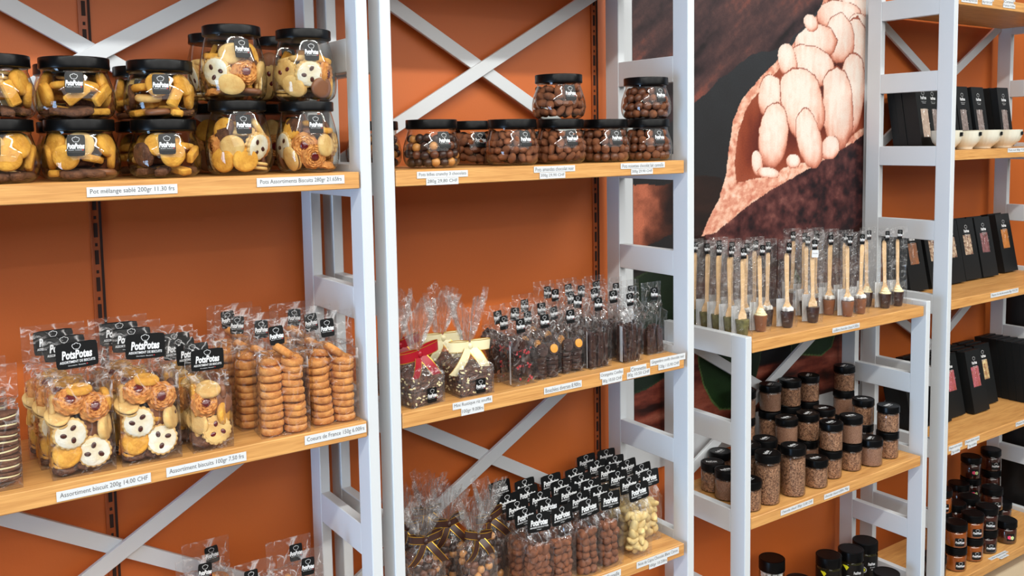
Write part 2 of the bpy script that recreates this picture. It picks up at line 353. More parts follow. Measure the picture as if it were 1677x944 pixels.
# ---- printed photo mural of an opened cocoa pod, on a white board
MX0, MX1, MZ0, MZ1 = 1.368, 2.213, -0.695, 0.52
MP={
'bark_up': [(1.556, 0.397), (1.557, 0.081), (1.636, 0.136), (1.753, 0.195), (1.889, 0.233), (1.973, 0.283), (2.033, 0.349), (2.082, 0.447)] ,
'bark_left': [(1.359, 0.378), (1.356, -0.031), (1.448, 0.015), (1.557, 0.081), (1.556, 0.397)] ,
'bark_mid': [(1.355, -0.105), (1.493, -0.103), (1.493, -0.223), (1.437, -0.233), (1.381, -0.252), (1.354, -0.25)] ,
'soil': [(1.557, -0.092), (1.647, -0.092), (1.66, -0.11), (1.627, -0.182), (1.585, -0.24), (1.557, -0.249)] ,
'shell_low': [(1.585, -0.223), (1.637, -0.212), (1.801, -0.116), (1.991, -0.063), (2.226, 0.051), (2.234, -0.235), (2.125, -0.269), (1.995, -0.284), (1.934, -0.319), (1.691, -0.290), (1.606, -0.253)] ,
'rim': [(1.585, -0.234), (1.602, -0.202), (1.647, -0.142), (1.668, -0.088), (1.677, -0.023), (1.689, 0.036), (1.719, 0.087), (1.798, 0.152), (1.908, 0.227), (2.009, 0.314), (2.053, 0.382), (2.23, 0.396), (2.241, 0.014), (2.173, -0.018), (2.017, -0.073), (1.829, -0.135), (1.723, -0.18), (1.637, -0.226)] ,
'hollow': [(1.707, -0.112), (1.698, -0.067), (1.707, -0.001), (1.724, 0.05), (1.772, 0.107), (1.878, 0.187), (1.997, 0.266), (2.078, 0.384), (2.23, 0.396), (2.24, 0.034), (2.132, -0.027), (1.991, -0.063), (1.828, -0.095), (1.767, -0.102)] ,
'wood': [(1.352, -0.509), (1.493, -0.51), (1.607, -0.489), (1.805, -0.517), (2.241, -0.509), (2.248, -0.755), (2.03, -0.766), (1.557, -0.75), (1.351, -0.706)] ,
'wood2': [(1.557, -0.249), (1.691, -0.29), (1.934, -0.319), (1.995, -0.284), (2.235, -0.277), (2.239, -0.423), (1.922, -0.365), (1.692, -0.365), (1.557, -0.351)] ,
'leaf_a': [(1.352, -0.509), (1.363, -0.578), (1.408, -0.572), (1.456, -0.557), (1.505, -0.533), (1.505, -0.302), (1.409, -0.3), (1.354, -0.316)] ,
'leaf_b': [(1.569, -0.499), (1.574, -0.544), (1.59, -0.594), (1.618, -0.638), (1.646, -0.665), (1.694, -0.673), (1.727, -0.63), (1.742, -0.57), (1.726, -0.506), (1.649, -0.465), (1.586, -0.469)] ,
'leaf_c': [(1.913, -0.581), (1.95, -0.574), (2.04, -0.59), (2.084, -0.573), (2.099, -0.542), (2.024, -0.482), (1.947, -0.368), (1.927, -0.342), (1.914, -0.436)] ,
'leaf_d': [(1.755, -0.518), (1.801, -0.52), (1.796, -0.563), (1.778, -0.611), (1.756, -0.604)] ,
}
ME=[(2.167,0.339,0.0868,0.0059,0.0007,-0.0286),(2.101,0.313,0.0920,0.0009,-0.0047,-0.0391),(2.182,0.284,0.0486,0.0027,0.0010,-0.0377),(2.176,0.213,0.0520,0.0037,0.0110,-0.0963),(2.104,0.254,0.0579,0.0059,0.0103,-0.0616),(2.000,0.237,0.0753,0.0256,0.0304,-0.0383),(1.981,0.288,0.0255,0.0073,0.0125,-0.0202),(1.982,0.179,0.0856,-0.0222,-0.0309,-0.0437),(1.889,0.190,0.0339,0.0043,0.0092,-0.0393),(2.156,0.112,0.0552,-0.0015,-0.0093,-0.1035),(1.827,0.099,0.0448,-0.0035,-0.0100,-0.0494),(2.097,0.074,0.0641,0.0018,0.0083,-0.1041),(1.952,0.083,0.0795,0.0134,0.0349,-0.0850),(2.068,-0.033,0.0372,-0.0047,-0.0081,-0.0307),(1.839,0.003,0.0525,-0.0035,-0.0096,-0.0795),(1.980,-0.010,0.0456,0.0056,0.0260,-0.0741),(1.779,-0.066,0.0191,0.0008,0.0049,-0.0294),(1.917,-0.064,0.0267,-0.0007,0.0003,-0.0172),(1.819,-0.091,0.0408,-0.0061,-0.0032,-0.0126),]

def inpoly(X, Z, poly):
    ins = np.zeros(X.shape, bool); n = len(poly)
    for i in range(n):
        x0, z0 = poly[i]; x1, z1 = poly[(i + 1) % n]
        c = ((z0 > Z) != (z1 > Z)) & (X < (x1 - x0) * (Z - z0) / ((z1 - z0) + 1e-12) + x0); ins ^= c
    return ins
def edist(X, Z, poly):
    d = np.full(X.shape, 9.0); n = len(poly)
    for i in range(n):
        a = np.array(poly[i]); b = np.array(poly[(i + 1) % n]); ab = b - a
        t = np.clip(((X - a[0]) * ab[0] + (Z - a[1]) * ab[1]) / (ab @ ab + 1e-12), 0, 1)
        d = np.minimum(d, np.hypot(X - a[0] - t * ab[0], Z - a[1] - t * ab[1]))
    return d
def vnoise(X, Z, s, seed):
    rg = np.random.RandomState(seed); T = rg.rand(64, 64); x = X * s; z = Z * s; xi = np.floor(x).astype(int); zi = np.floor(z).astype(int)
    fx = x - xi; fz = z - zi; fx = fx * fx * (3 - 2 * fx); fz = fz * fz * (3 - 2 * fz); g = lambda a, b: T[a % 64, b % 64]
    return (g(xi, zi) * (1 - fx) + g(xi + 1, zi) * fx) * (1 - fz) + (g(xi, zi + 1) * (1 - fx) + g(xi + 1, zi + 1) * fx) * fz
def fbm(X, Z, s, seed): return sum(vnoise(X, Z, s * 2 ** k, seed + k) * 0.5 ** k for k in range(4)) / 1.875
def paint_mural(X, Z):
    C = np.zeros(X.shape + (3,)); wx = X + 0.02 * (fbm(X, Z, 18, 5) - .5); wz = Z + 0.02 * (fbm(X, Z, 18, 9) - .5)
    def put(mask, col): C[mask] = col[mask] if col.shape == C.shape else col
    def ramp(t, *cols):
        t = np.clip(t, 0, 1)[..., None] * (len(cols) - 1); r = np.zeros(X.shape + (3,))
        for i, c in enumerate(cols): r += np.clip(1 - np.abs(t - i), 0, 1) * np.array(c, float)
        return r
    n = fbm(X, Z, 40, 1)
    C[:] = ramp(0.5 + (Z - 0.0) * 0.9 + 0.15 * (n - .5), (40, 36, 34), (46, 46, 48), (58, 64, 70))
    ridge = .6 * fbm((X * .85 + Z * .5) * .35, (Z * .85 - X * .5) * 1.7, 12, 21) + .4 * fbm((X * .8 + Z * .6) * .6, (Z * .8 - X * .6) * 3.4, 14, 23); fine = fbm(X, Z, 90, 3)
    bark = ramp(0.0 + 1.9 * (ridge - .30) + .35 * (fine - .5), (34, 27, 29), (66, 48, 50), (92, 64, 62), (150, 84, 70))
    put(inpoly(wx, wz, MP['bark_up']), bark); put(inpoly(wx, wz, MP['bark_left']), bark)
    bm = ramp(0.2 + 1.5 * (fbm(X, Z, 16, 33) - .3) - (X - 1.36) * 4.5 + 0.25, (44, 30, 28), (104, 58, 44), (206, 122, 92)); put(inpoly(wx, wz, MP['bark_mid']), bm)
    so = ramp(1.2 * (fbm(X, Z * 3, 10, 36) - .2), (40, 32, 30), (70, 44, 36)); put(inpoly(wx, wz, MP['soil']) , so)
    gr = fbm(X * 0.6, Z * 3.0, 14, 41)
    wood = ramp(1.7 * (gr - .25) + .2 * (fine - .5), (46, 20, 16), (110, 48, 36), (150, 78, 60), (176, 108, 88))
    put(Z < -0.50 + 0.01 * np.sin(X * 9), wood); put((Z < -0.23) & (Z >= -0.33) & (X > 1.557), ramp(1.5 * (gr - .3), (36, 18, 16), (80, 40, 34)))
    put((Z < -0.33) & (Z > -0.47) & (X > 1.5), ramp(1.4 * (gr - .3), (58, 30, 26), (112, 64, 54))); put((Z < -0.45) & (Z > -0.575) & (X > 1.74) & (X < 1.93), ramp(n * .3, (18, 16, 20), (30, 26, 28)))
    put((X < 1.5) & (Z < -0.27) & (Z > -0.30) , ramp(n * 0, (30, 26, 28), (30, 26, 28)))
    for k, b in (('leaf_a', 0.35), ('leaf_b', 1.0), ('leaf_c', 0.85), ('leaf_d', 0.45)):
        P = MP[k]; i = inpoly(X, Z, P); d = edist(X, Z, P)
        lf = ramp(0.35 + 0.5 * (fbm(X + Z, Z - X * .3, 14, 55) - .5) + (d < .004) * .5, (24, 40, 26), (42, 74, 34), (116, 142, 82)) * b + (1 - b) * np.array([30, 38, 34]); put(i, lf)
    i = inpoly(wx, wz, MP['shell_low']); d = edist(X, Z, MP['shell_low'])
    sh = ramp(.1 + 1.15 * (fbm(X * 1.2 - Z * .6, Z * 1.5 + X * .5, 26, 61) - .2) + .5 * (fine - .5) - (X - 1.9) * .5 - np.clip((-0.12 - Z) * .4, 0, .3), (34, 22, 26), (78, 42, 42), (112, 66, 62), (150, 98, 88)); put(i, sh)
    i = inpoly(X + 0.006 * (fbm(X, Z, 60, 7) - .5), Z + 0.006 * (fbm(X, Z, 60, 8) - .5), MP['rim'])
    rm = ramp(.15 + 1.1 * (fbm(X * 1.5 + Z, Z * 2 - X, 45, 71) - .1), (164, 86, 66), (222, 146, 120), (246, 196, 170), (254, 224, 206)); put(i, rm)
    H = MP['hollow']; i = inpoly(wx, wz, H); d = edist(X, Z, H)
    ho = ramp(.1 + 9 * d + .35 * (fbm(X * 2, Z * .7, 20, 81) - .5), (168, 88, 62), (150, 70, 44), (112, 46, 32), (90, 38, 30)); put(i, ho)
    lightx, lightz = -0.35, 0.5
    for (cx, cz, ax, az, bx, bz) in ME:
        det = ax * bz - az * bx; u = ((X - cx) * bz - (Z - cz) * bx) / det; v = ((Z - cz) * ax - (X - cx) * az) / det
        wob = 1 + 0.13 * (fbm(X, Z, 28, int(abs(cx * 999)) % 50) - .5) * 2
        r = np.sqrt(np.abs(u) ** 2.3 + np.abs(v) ** 2.3) * wob
        sh = 0.97 - 0.50 * np.clip(r, 0, 1) ** 2.6 * (.75 + .5 * np.clip(v * .8 + u * .3, -1, 1)) - .14 * v + 0.30 * (fbm((X - cx) * 4, (Z - cz) * .8 + cx * 9, 24, 91) - .5) + .22 * (fbm(X, Z, 60, 92) - .5) - .22 * np.clip(r - .55, 0, 1) ** 1.5
        bn = ramp(sh, (150, 76, 58), (222, 146, 120), (252, 208, 188), (255, 240, 228)); put(r < 1, bn)
        put((r >= 1) & (r < 1.05) & inpoly(X, Z, MP['rim']), ramp((r - 1) / .05 * .6 + fine * .5, (206, 132, 108), (150, 76, 56)))
    C = np.clip(C, 0, 255); return C * (0.80 + 0.12 * C / 255)
def build_mural():
    st = 0.0025; nx = int((MX1 - MX0) / st); nz = int((MZ1 - MZ0) / st)
    xs = np.linspace(MX0, MX1, nx + 1); zs = np.linspace(MZ0, MZ1, nz + 1); X, Z = np.meshgrid(xs, zs)
    V = np.stack([X, np.zeros_like(X), Z], -1).reshape(-1, 3); I = np.arange((nx + 1) * (nz + 1)).reshape(nz + 1, nx + 1)
    F = np.stack([I[:-1, :-1], I[:-1, 1:], I[1:, 1:], I[1:, :-1]], -1).reshape(-1, 4)
    me = bpy.data.meshes.new('printed_photo'); me.vertices.add(len(V)); me.vertices.foreach_set('co', V.ravel()); me.loops.add(F.size); me.loops.foreach_set('vertex_index', F.ravel())
    me.polygons.add(len(F)); me.polygons.foreach_set('loop_start', np.arange(len(F)) * 4); me.update(calc_edges=True)
    c = paint_mural(X, Z).reshape(-1, 3) / 255; c = np.where(c <= .04045, c / 12.92, ((c + .055) / 1.055) ** 2.4)
    at = me.color_attributes.new('print', 'FLOAT_COLOR', 'POINT'); at.data.foreach_set('color', np.concatenate([c, np.ones((len(c), 1))], 1).astype(np.float32).ravel())
    m = bpy.data.materials.new('mural_print'); m.use_nodes = True; nt = m.node_tree; b = nt.nodes['Principled BSDF']; b.inputs['Roughness'].default_value = .5; b.inputs['Specular IOR Level'].default_value = .25
    a = nt.nodes.new('ShaderNodeAttribute'); a.attribute_name = 'print'
    g = nt.nodes.new('ShaderNodeTexNoise'); g.inputs['Scale'].default_value = 260; g.inputs['Detail'].default_value = 3; tc = nt.nodes.new('ShaderNodeTexCoord'); nt.links.new(tc.outputs['Object'], g.inputs['Vector'])
    mx = nt.nodes.new('ShaderNodeMix'); mx.data_type = 'RGBA'; mx.blend_type = 'OVERLAY'; mx.inputs['Factor'].default_value = 0.35
    nt.links.new(a.outputs['Color'], mx.inputs['A']); nt.links.new(g.outputs['Fac'], mx.inputs['B']); nt.links.new(mx.outputs['Result'], b.inputs['Base Color'])
    me.materials.append(m)
    return me
mural = thing('wall_mural', 'large photo mural of an opened cocoa pod with white beans', 'mural', (0, 0, 1.5))
mb = MB(); mb.box(1.326, 2.236, WY - 0.0045, WY - 0.0004, -0.765, 1.2); ob('white_board', mb.mesh('white_board', WHITE), mural)
ob('printed_photo', build_mural(), mural, (0, WY - 0.0055, 0))

# ================================================================== shelving units
SHELF_T = 1.5 + S * np.array([0.2745, -0.0345, -0.3395, -0.6435, -0.948, -1.10])   # tops of the boards, one per level
def rail_top(k): return 1.5 + S * (0.2790 - 0.1522 * k)     # k = 0 is the rail of the highest level
def rack(label, x0, x1, levels, ztop, k0, braces, xr=None, xl=None):
    t = thing('shelving_unit', label, 'shelving unit', (x0, 0, 0), 0, 'white shelving units with oak boards')
    T = 0.018; W = x1 - x0; fr = []
    for nm, xa in (('l', -T), ('r', W)):
        for ya, yb in ((0.0, 0.0405), (0.1995, 0.240)):
            mb = MB(); mb.box(xa, xa + T, ya, yb, 0, ztop, bev=0.0012); ob('post', mb.mesh('post', WHITE), t)
        k = k0
        while rail_top(k) - 0.051 > 0.05:
            z = rail_top(k) if rail_top(k) < ztop else ztop
            mb = MB(); mb.box(xa + .0004, xa + T - .0004, 0.0405, 0.1995, rail_top(k) - 0.0507, z, bev=0.001); ob('rail', mb.mesh('rail', WHITE), t); k += 1
    for l in levels:
        mb = MB(); z = SHELF_T[l]; mb.box((xl or .0015), (xr or W - 0.0025), 0.0, 0.2280, z - 0.0250, z, bev=0.0012)
        ob('shelf_board', mb.mesh('shelf_board', OAK), t)
    for zc in braces:
        for sg in (-1, 1):
            dx = W / 2 - 0.003; dz = dx * 0.575 * sg; L = math.hypot(dx, dz); mb = MB(); y0 = 0.2285 + (0.0085 if sg < 0 else 0); a = math.atan2(dz, dx)
            M = Matrix.Translation((W / 2, 0, zc)) @ Matrix.Rotation(-a, 4, 'Y')
            mb.box(-L + .008, L - .008, y0, y0 + 0.008, -0.0125, 0.0125, M=M, bev=.0008); ob('cross_brace', mb.mesh('cross_brace', WHITE), t)
    return t
ZB1 = 1.5 + S * 0.1118; ZB2 = 1.5 - S * 0.503; ZB3 = 1.5 - S * 1.10
rack('white shelving unit with oak boards nearest the camera, holding biscuit jars', -0.040, 0.5893, (0, 1, 2, 3, 4), 2.12, 0, (ZB1, ZB2, ZB3))
rack('white shelving unit with oak boards holding chocolate nut jars and ribboned bags', 0.6463, 1.2759, (0, 1, 2, 3, 4), 2.12, 0, (ZB1, ZB2, ZB3), xr=0.6200)
rack('low white shelving unit with oak boards standing before the cocoa pod mural', 1.4625, 2.1050, (2, 3, 4), 1.5 - S * 0.3312, 4, (ZB2, ZB3), xr=0.6310)
rack('white shelving unit with oak boards holding black cartons and white bowls', 2.2165, 2.8700, (0, 1, 2, 3, 4), 2.12, 0, (ZB1, ZB2, ZB3))

# ================================================================== price tags on the board edges
def price_tag(label, rows, level, y=-0.0008, tilt=0.0):
    """rows: (text, x0, x1, z centre, height) in metres, z relative to camera height"""
    mb = MB(); x0 = min(r[1] for r in rows); x1 = max(r[2] for r in rows); zc = rows[0][3]
    for i, (txt, a, b, z, h) in enumerate(rows):
        yy = -0.0002 * i
        mb.box(a - x0, b - x0, yy - .0003, yy, z - zc - h / 2, z - zc + h / 2, 0)
        add_text(mb, txt, (a + b) / 2 - x0, z - zc, yy - .0005, (b - a) * 0.93, h * 0.62, 1)
    tag(ob('price_tag', mb.mesh('price_tag', [PAPER, GREYINK]), None, (x0, y, 1.5 + zc)), label, 'price tag', 'price tags on the board edges')
Z1, Z2, Z3 = -0.0555, -0.437, -0.817
TAGS = [
 ('white price tag below the mixed butter biscuit jars', [('Pot mélange sablé 200gr 11.30 frs', .211, .322, -.0565, .0125)], 1),
 ('white price tag below the tall assorted biscuit jars', [('Pots Assortiments Biscuits 280gr 21.65frs', .430, .562, -.0530, .0125)], 1),
 ('white price tag for the large assorted biscuit bags', [('Assortiment biscuit 200g 14.00 CHF', .156, .270, -.4400, .0130)], 2),
 ('white price tag for the small assorted biscuit bags', [('Assortiment biscuits 100gr 7.50 frs', .290, .399, -.4385, .0130)], 2),
 ('white price tag for the heart biscuit bags', [('Coeurs de France 150g 6.00frs', .486, .585, -.4345, .0135)], 2),
 ('white price tag for the crunchy chocolate ball jars', [('Pots billes crunchy 3 chocolats', .684, .777, -.0515, .0105), ('280g 29,80 CHF', .700, .759, -.0625, .0110)], 1),
 ('white price tag for the dark chocolate almond jars', [('Pots amandes chocolat noir', .909, .998, -.0500, .0105), ('300g 29,90 CHF', .921, .976, -.0610, .0105)], 1),
 ('white price tag for the cinnamon hazelnut jars', [('Pots noisettes chocolat lait cannelle', 1.104, 1.214, -.0500, .0105), ('300g 29.90 CHF', 1.129, 1.183, -.0610, .0105)], 1),
 ('white price tag for the puffed rice chocolate bars', [('Mini Rustique riz soufflé', .739, .816, -.4300, .0115), ('100gr 9.00frs', .755, .799, -.4420, .0125)], 2),
 ('white price tag for the assorted dark chocolate bites', [('Bouchées diverses 8.90frs', .924, 1.008, -.4360, .0120)], 2),
 ('white price tag for the candied orange chocolate sticks', [('Orangette Confite', 1.051, 1.107, -.4300, .0125), ('80g 10.50 CHF', 1.056, 1.104, -.4415, .0120)], 2),
 ('white price tag for the candied lemon chocolate sticks', [('Citronette', 1.125, 1.165, -.4305, .0125), ('80g 10.50 CHF', 1.116, 1.174, -.4405, .0125)], 2),
 ('white price tag for the candied ginger chocolates', [('Gingembre confit chocolat noir', 1.175, 1.268, -.4250, .0125), ('120g / 15.90 CHF', 1.196, 1.252, -.4365, .0120)], 2),
 ('white price tag for the ivory coated cashew bags', [('Noix de Cajou Chocolat Blanc Citron', 1.138, 1.250, -.8130, .0130), ('100gr 10.20frs', 1.170, 1.218, -.8240, .0120)], 3),
 ('white price tag for the cinnamon nut bags', [('Noisette Chocolat lait Cannelle', .975, 1.098, -.8140, .0125)], 3),
 ('white price tag for the chocolate spoons', [('cuillère chocolat chaud 4.50frs', 1.730, 1.830, -.4370, .0110)], 2),
 ('white price tag for the tall hot chocolate jars', [('Chocolat chaud 180gr 15.80 CHF', 1.558, 1.669, -.8160, .0120)], 3),
 ('white price tag for the small hot chocolate jars', [('chocolat chaud 6.80frs 90gr', 1.708, 1.801, -.8170, .0120)], 3),
 ('white price tag on the highest board, nearest the white post', [('Pavé noir 80g 9.50 CHF', 2.226, 2.301, .3300, .0110)], 0),
 ('white price tag on the highest board, middle of three', [('Noir 70%', 2.318, 2.380, .3420, .0110), ('80g 9.50 CHF', 2.323, 2.372, .3310, .0110)], 0),
 ('white price tag on the highest board, furthest from the post', [('Caramel', 2.430, 2.480, .3405, .0110), ('9 pieces 9.50frs', 2.426, 2.488, .3300, .0110)], 0),
 ('white price tag below the ribbed white bowls', [('Pavé noir 80gr 9.50frs', 2.472, 2.575, -.0480, .0110)], 1),
 ('white price tag for the leaning bar cartons', [('Plaques chocolat lait amandes 80gr 9.90 CHF', 2.406, 2.551, -.4330, .0125)], 2),
 ('white two line price tag below the pink bar carton, nearer the post', [('Plaque noire cassis', 2.220, 2.284, -.8130, .0125), ('75gr 6.60frs', 2.232, 2.274, -.8255, .0125)], 3),
 ('white two line price tag below the nut bar carton', [('Plaque blanc cassis', 2.298, 2.369, -.8130, .0125), ('75gr 6.60frs', 2.311, 2.356, -.8255, .0125)], 3),
 ('white price tag at the far end of the third board', [('Plaque lait 75gr', 2.560, 2.640, -.8150, .0120)], 3),
]
for t in TAGS: price_tag(*t)
# tag lying flat on the lowest board
mb = MB(); mb.box(0, .088, 0, .011, 0, .0004); mb.box(.028, .070, -.012, 0, 0, .0004)
v, f = text_geo('Confiture artisanale framboise', .082, .006); mb.add([(p[0] + .044, p[1] + .0055, .0006) for p in v], f, 1)
v, f = text_geo('150gr 6.50frs', .036, .006); mb.add([(p[0] + .049, p[1] - .006, .0006) for p in v], f, 1)
tag(ob('price_tag', mb.mesh('price_tag', [PAPER, GREYINK]), None, (2.468, 0.008, SHELF_T[4] + .0004), (0, 0, -.03)), 'white price tag lying flat before the jam jars', 'price tag', 'price tags on the board edges')
# ================================================================== products
rnd = random.Random(7)
ST = [float(z) + .0004 for z in SHELF_T]
def disc(r, t, n=24, scal=0, amp=0.0, bev=0.25, dome=0.0, seed=0):
    """biscuit lying flat, base at z=-t/2, round or scalloped"""
    g = random.Random(seed); ph = g.uniform(0, 6)
    def wob(a, z): return 1 + (amp * abs(math.cos(a * scal / 2)) if scal else 0) + 0.02 * math.sin(3 * a + ph)
    b = t * bev; prof = [(r * .0001, -t / 2), (r * .5, -t / 2), (r - b, -t / 2), (r, -t / 2 + b), (r, t / 2 - b), (r - b, t / 2), (r * .55, t / 2 + dome * .8), (r * .0001, t / 2 + dome)]
    return lathe(prof, n, wob=wob, cap0=False, cap1=False)
def shift(mb, m, M):
    o = MB(); o.v = [tuple(M @ Vector(p)) for p in mb.v]; o.f = mb.f; o.m = [m] * len(mb.f); return o
def join(*mbs):
    o = MB()
    for q in mbs:
        k = len(o.v); o.v += q.v; o.f += [tuple(i + k for i in f) for f in q.f]; o.m += q.m
    return o
T_ = Matrix.Translation
def scallop_disc(r, t, m=0, z=0):
    return shift(disc(r, t, 72, 18, 0.09, 0.3), m, T_((0, 0, z)))
# biscuits: each a mesh lying in XY, facing +Z
def m_linzer(seed, ice=True):
    g = random.Random(seed); R = 0.0205
    q = [scallop_disc(R * .95, .0042, 0, -.0028), scallop_disc(R * .95, .0040, 0, .0022)]
    q.append(shift(disc(R * .86, .0012, 54, 18, .06), 1, T_((0, 0, .0046))))
    for k in range(3):
        a = 2 * math.pi * k / 3 + g.uniform(0, .4) + .5; v, f = ellipsoid(.0031, .0042, .0011, 10, 6)
        e = MB().add(v, f, 2); q.append(shift(e, 2, T_((R * .42 * math.cos(a), R * .42 * math.sin(a), .0054)) @ Matrix.Rotation(a + 1.2, 4, 'Z')))
    return join(*q).mesh('iced_biscuit', [PALE, ICING if ice else PALE, RAISIN if ice else JAM], True, 50)
def m_rosette(seed):
    R = .0200; mb = MB(); n = 60; prof = []
    for i in range(13):
        t = i / 12; prof.append((R * (1 - t * .72), -.003 + .0075 * min(1, t * 3) + .0010 * math.sin(t * 26)))
    prof = [(R * .9, -.0045)] + prof
    v = []; f = []
    for (r, z) in prof:
        for k in range(n):
            a = 2 * math.pi * k / n; s = a + (z * 0) ; rr = r * (1 + .035 * math.sin(9 * a + 40 * (R - r) / R)); v.append((rr * math.cos(a), rr * math.sin(a), z + .0008 * math.sin(9 * a + 55 * (R - r) / R)))
    for i in range(len(prof) - 1):
        for k in range(n): f.append((i * n + k, i * n + (k + 1) % n, (i + 1) * n + (k + 1) % n, (i + 1) * n + k))
    f.append(tuple(reversed(range(n)))); mb.add(v, f, 0)
    v, f = ellipsoid(.0068, .0064, .0022, 16, 8, .05, seed); mb.add(v, f, 1, T_((0, 0, .0040)))
    return mb.mesh('jam_rosette', [GOLDEN, JAM], True, 60)
def m_plain(mt, r=.0172, t=.0085, seed=0, nm='butter_biscuit'): return disc(r, t, 28, 0, 0, .28, .0004, seed).mesh(nm, mt, True, 55)
def m_half(seed):
    d = disc(.0175, .008, 32, 0, 0, .28); mi = []
    for q in d.f:
        x = sum(d.v[i][0] for i in q) / len(q); y = sum(d.v[i][1] for i in q) / len(q); mi.append(0 if x * .8 + y * .6 > .002 * math.sin(y * 300) else 1)
    d.m = mi; return d.mesh('two_tone_biscuit', [YELLOW, BROWN], True, 55)
def m_sand(mt, fill, r=.0185): 
    return join(shift(disc(r, .0042, 28, 0, 0, .3), 0, T_((0, 0, -.0032)) @ Matrix.Diagonal((1, .78, 1, 1))), shift(disc(r * .93, .0026, 28), 1, Matrix.Diagonal((1, .78, 1, 1))), shift(disc(r, .0042, 28, 0, 0, .3, .0006), 0, T_((0, 0, .0032)) @ Matrix.Diagonal((1, .78, 1, 1)))).mesh('sandwich_biscuit', [mt, fill], True, 55)
def m_bar(mt, seed, nm='butter_biscuit'):
    mb = MB(); mb.box(-.016, .016, -.0075, .0075, -.0045, .0045, bev=.002); return mb.mesh(nm, mt, True, 50)
def m_heart():
    """baked coil biscuit, flat stack piece"""
    R = .0168; n = 36; t = .0104; prof = [(R * .6, -t / 2), (R - .0022, -t / 2), (R, -t / 2 + .0025), (R, t / 2 - .0025), (R - .0022, t / 2), (R * .72, t / 2 - .001), (R * .62, t / 2 + .0004), (R * .45, t / 2 - .001), (R * .35, t / 2 - .0002), (R * .2, t / 2 - .0022)]
    return lathe(prof, n, wob=lambda a, z: 1 + .03 * math.cos(2 * a) + .02 * math.sin(3 * a)).mesh('coil_biscuit', GOLDEN, True, 60)
B_LINZ = [m_linzer(1), m_linzer(2), m_linzer(3, False)]
B_ROS = [m_rosette(1), m_rosette(2)]
B_YEL = [m_plain(YELLOW, .0178, .0088, 1), m_plain(YELLOW, .0165, .0095, 2), m_plain(PALE, .0172, .0085, 3), m_bar(YELLOW, 1)]
B_BRN = [m_plain(BROWN, .0170, .0088, 4, 'chocolate_biscuit'), m_bar(BROWN, 2, 'chocolate_biscuit'), m_plain(MILK, .0165, .008, 5, 'chocolate_biscuit')]
B_MIX = [m_half(1), m_sand(PALE, BROWN), m_sand(YELLOW, DARK)]
B_HEART = m_heart(); B_MAC = m_sand(BROWN, CREAM, .0215)
NAMES = {}
# ---------------------------------------------------------------- jars
LOWP = [(.030, 0), (.0375, .0012), (.0445, .007), (.0475, .016), (.0480, .026), (.0462, .038), (.0430, .048), (.0405, .056), (.0392, .060), (.0396, .063), (.0396, .076)]
TALLP = [(.029, 0), (.0360, .0012), (.0435, .008), (.0462, .020), (.0468, .034), (.0455, .050), (.0430, .064), (.0398, .078), (.0375, .087), (.0366, .090), (.0370, .0925), (.0370, .103)]
def sub(prof, n):
    """smooth resample of a lathe profile"""
    P = [Vector((a, b)) for a, b in prof]; out = []
    for i in range(len(P) - 1):
        p0 = P[max(i - 1, 0)]; p1 = P[i]; p2 = P[i + 1]; p3 = P[min(i + 2, len(P) - 1)]
        for k in range(n):
            t = k / n; out.append(tuple(0.5 * ((2 * p1) + (p2 - p0) * t + (2 * p0 - 5 * p1 + 4 * p2 - p3) * t * t + (3 * p1 - p0 - 3 * p2 + p3) * t ** 3)))
    out.append(tuple(P[-1])); return out
def lid_mesh(r, z0, z1, name='lid', m=None):
    b = .0016; prof = [(r * .96, z0), (r, z0 + .0008), (r + .0003, z0 + .003), (r, z0 + .005), (r, z1 - b), (r - b * .3, z1 - b * .3), (r - b, z1), (r - .004, z1), (r - .0048, z1 - .0007), (r * .3, z1 - .0007), (.0001, z1 - .0007)]
    return lathe(prof, 48, cap1=False).mesh(name, m or BLACK, True, 35)
def glass_mesh(prof, smooth=True): return lathe(sub(prof, 3) if smooth else prof, 48, cap1=False).mesh('glass', GLASS, True)
JAR = {'low': (LOWP, glass_mesh(LOWP), lid_mesh(.0425, .0635, .0790), .0790), 'tall': (TALLP, glass_mesh(TALLP), lid_mesh(.0402, .0905, .1050), .1050)}
LBL = {}
for k, (P, *_r) in JAR.items():
    mb = logo_card(.0215, .0270); z0 = .0455 if k == 'low' else .0715
    LBL[k] = wrap(mb, P, z0).mesh('sticker', CARDM, False)
def orient(nrm, spin, tilt, g):
    q = Vector((0, 0, 1)).rotation_difference(Vector(nrm)); e = Matrix.Rotation(spin, 4, 'Z')
    return (Matrix.Rotation(g.uniform(-tilt, tilt), 4, 'X') @ Matrix.Rotation(g.uniform(-tilt, tilt), 4, 'Y') @ Matrix.Rotation(g.uniform(-tilt, tilt), 4, 'Z') @ q.to_matrix().to_4x4() @ e).to_euler()
def nm(me): return me.name.split('.')[0]
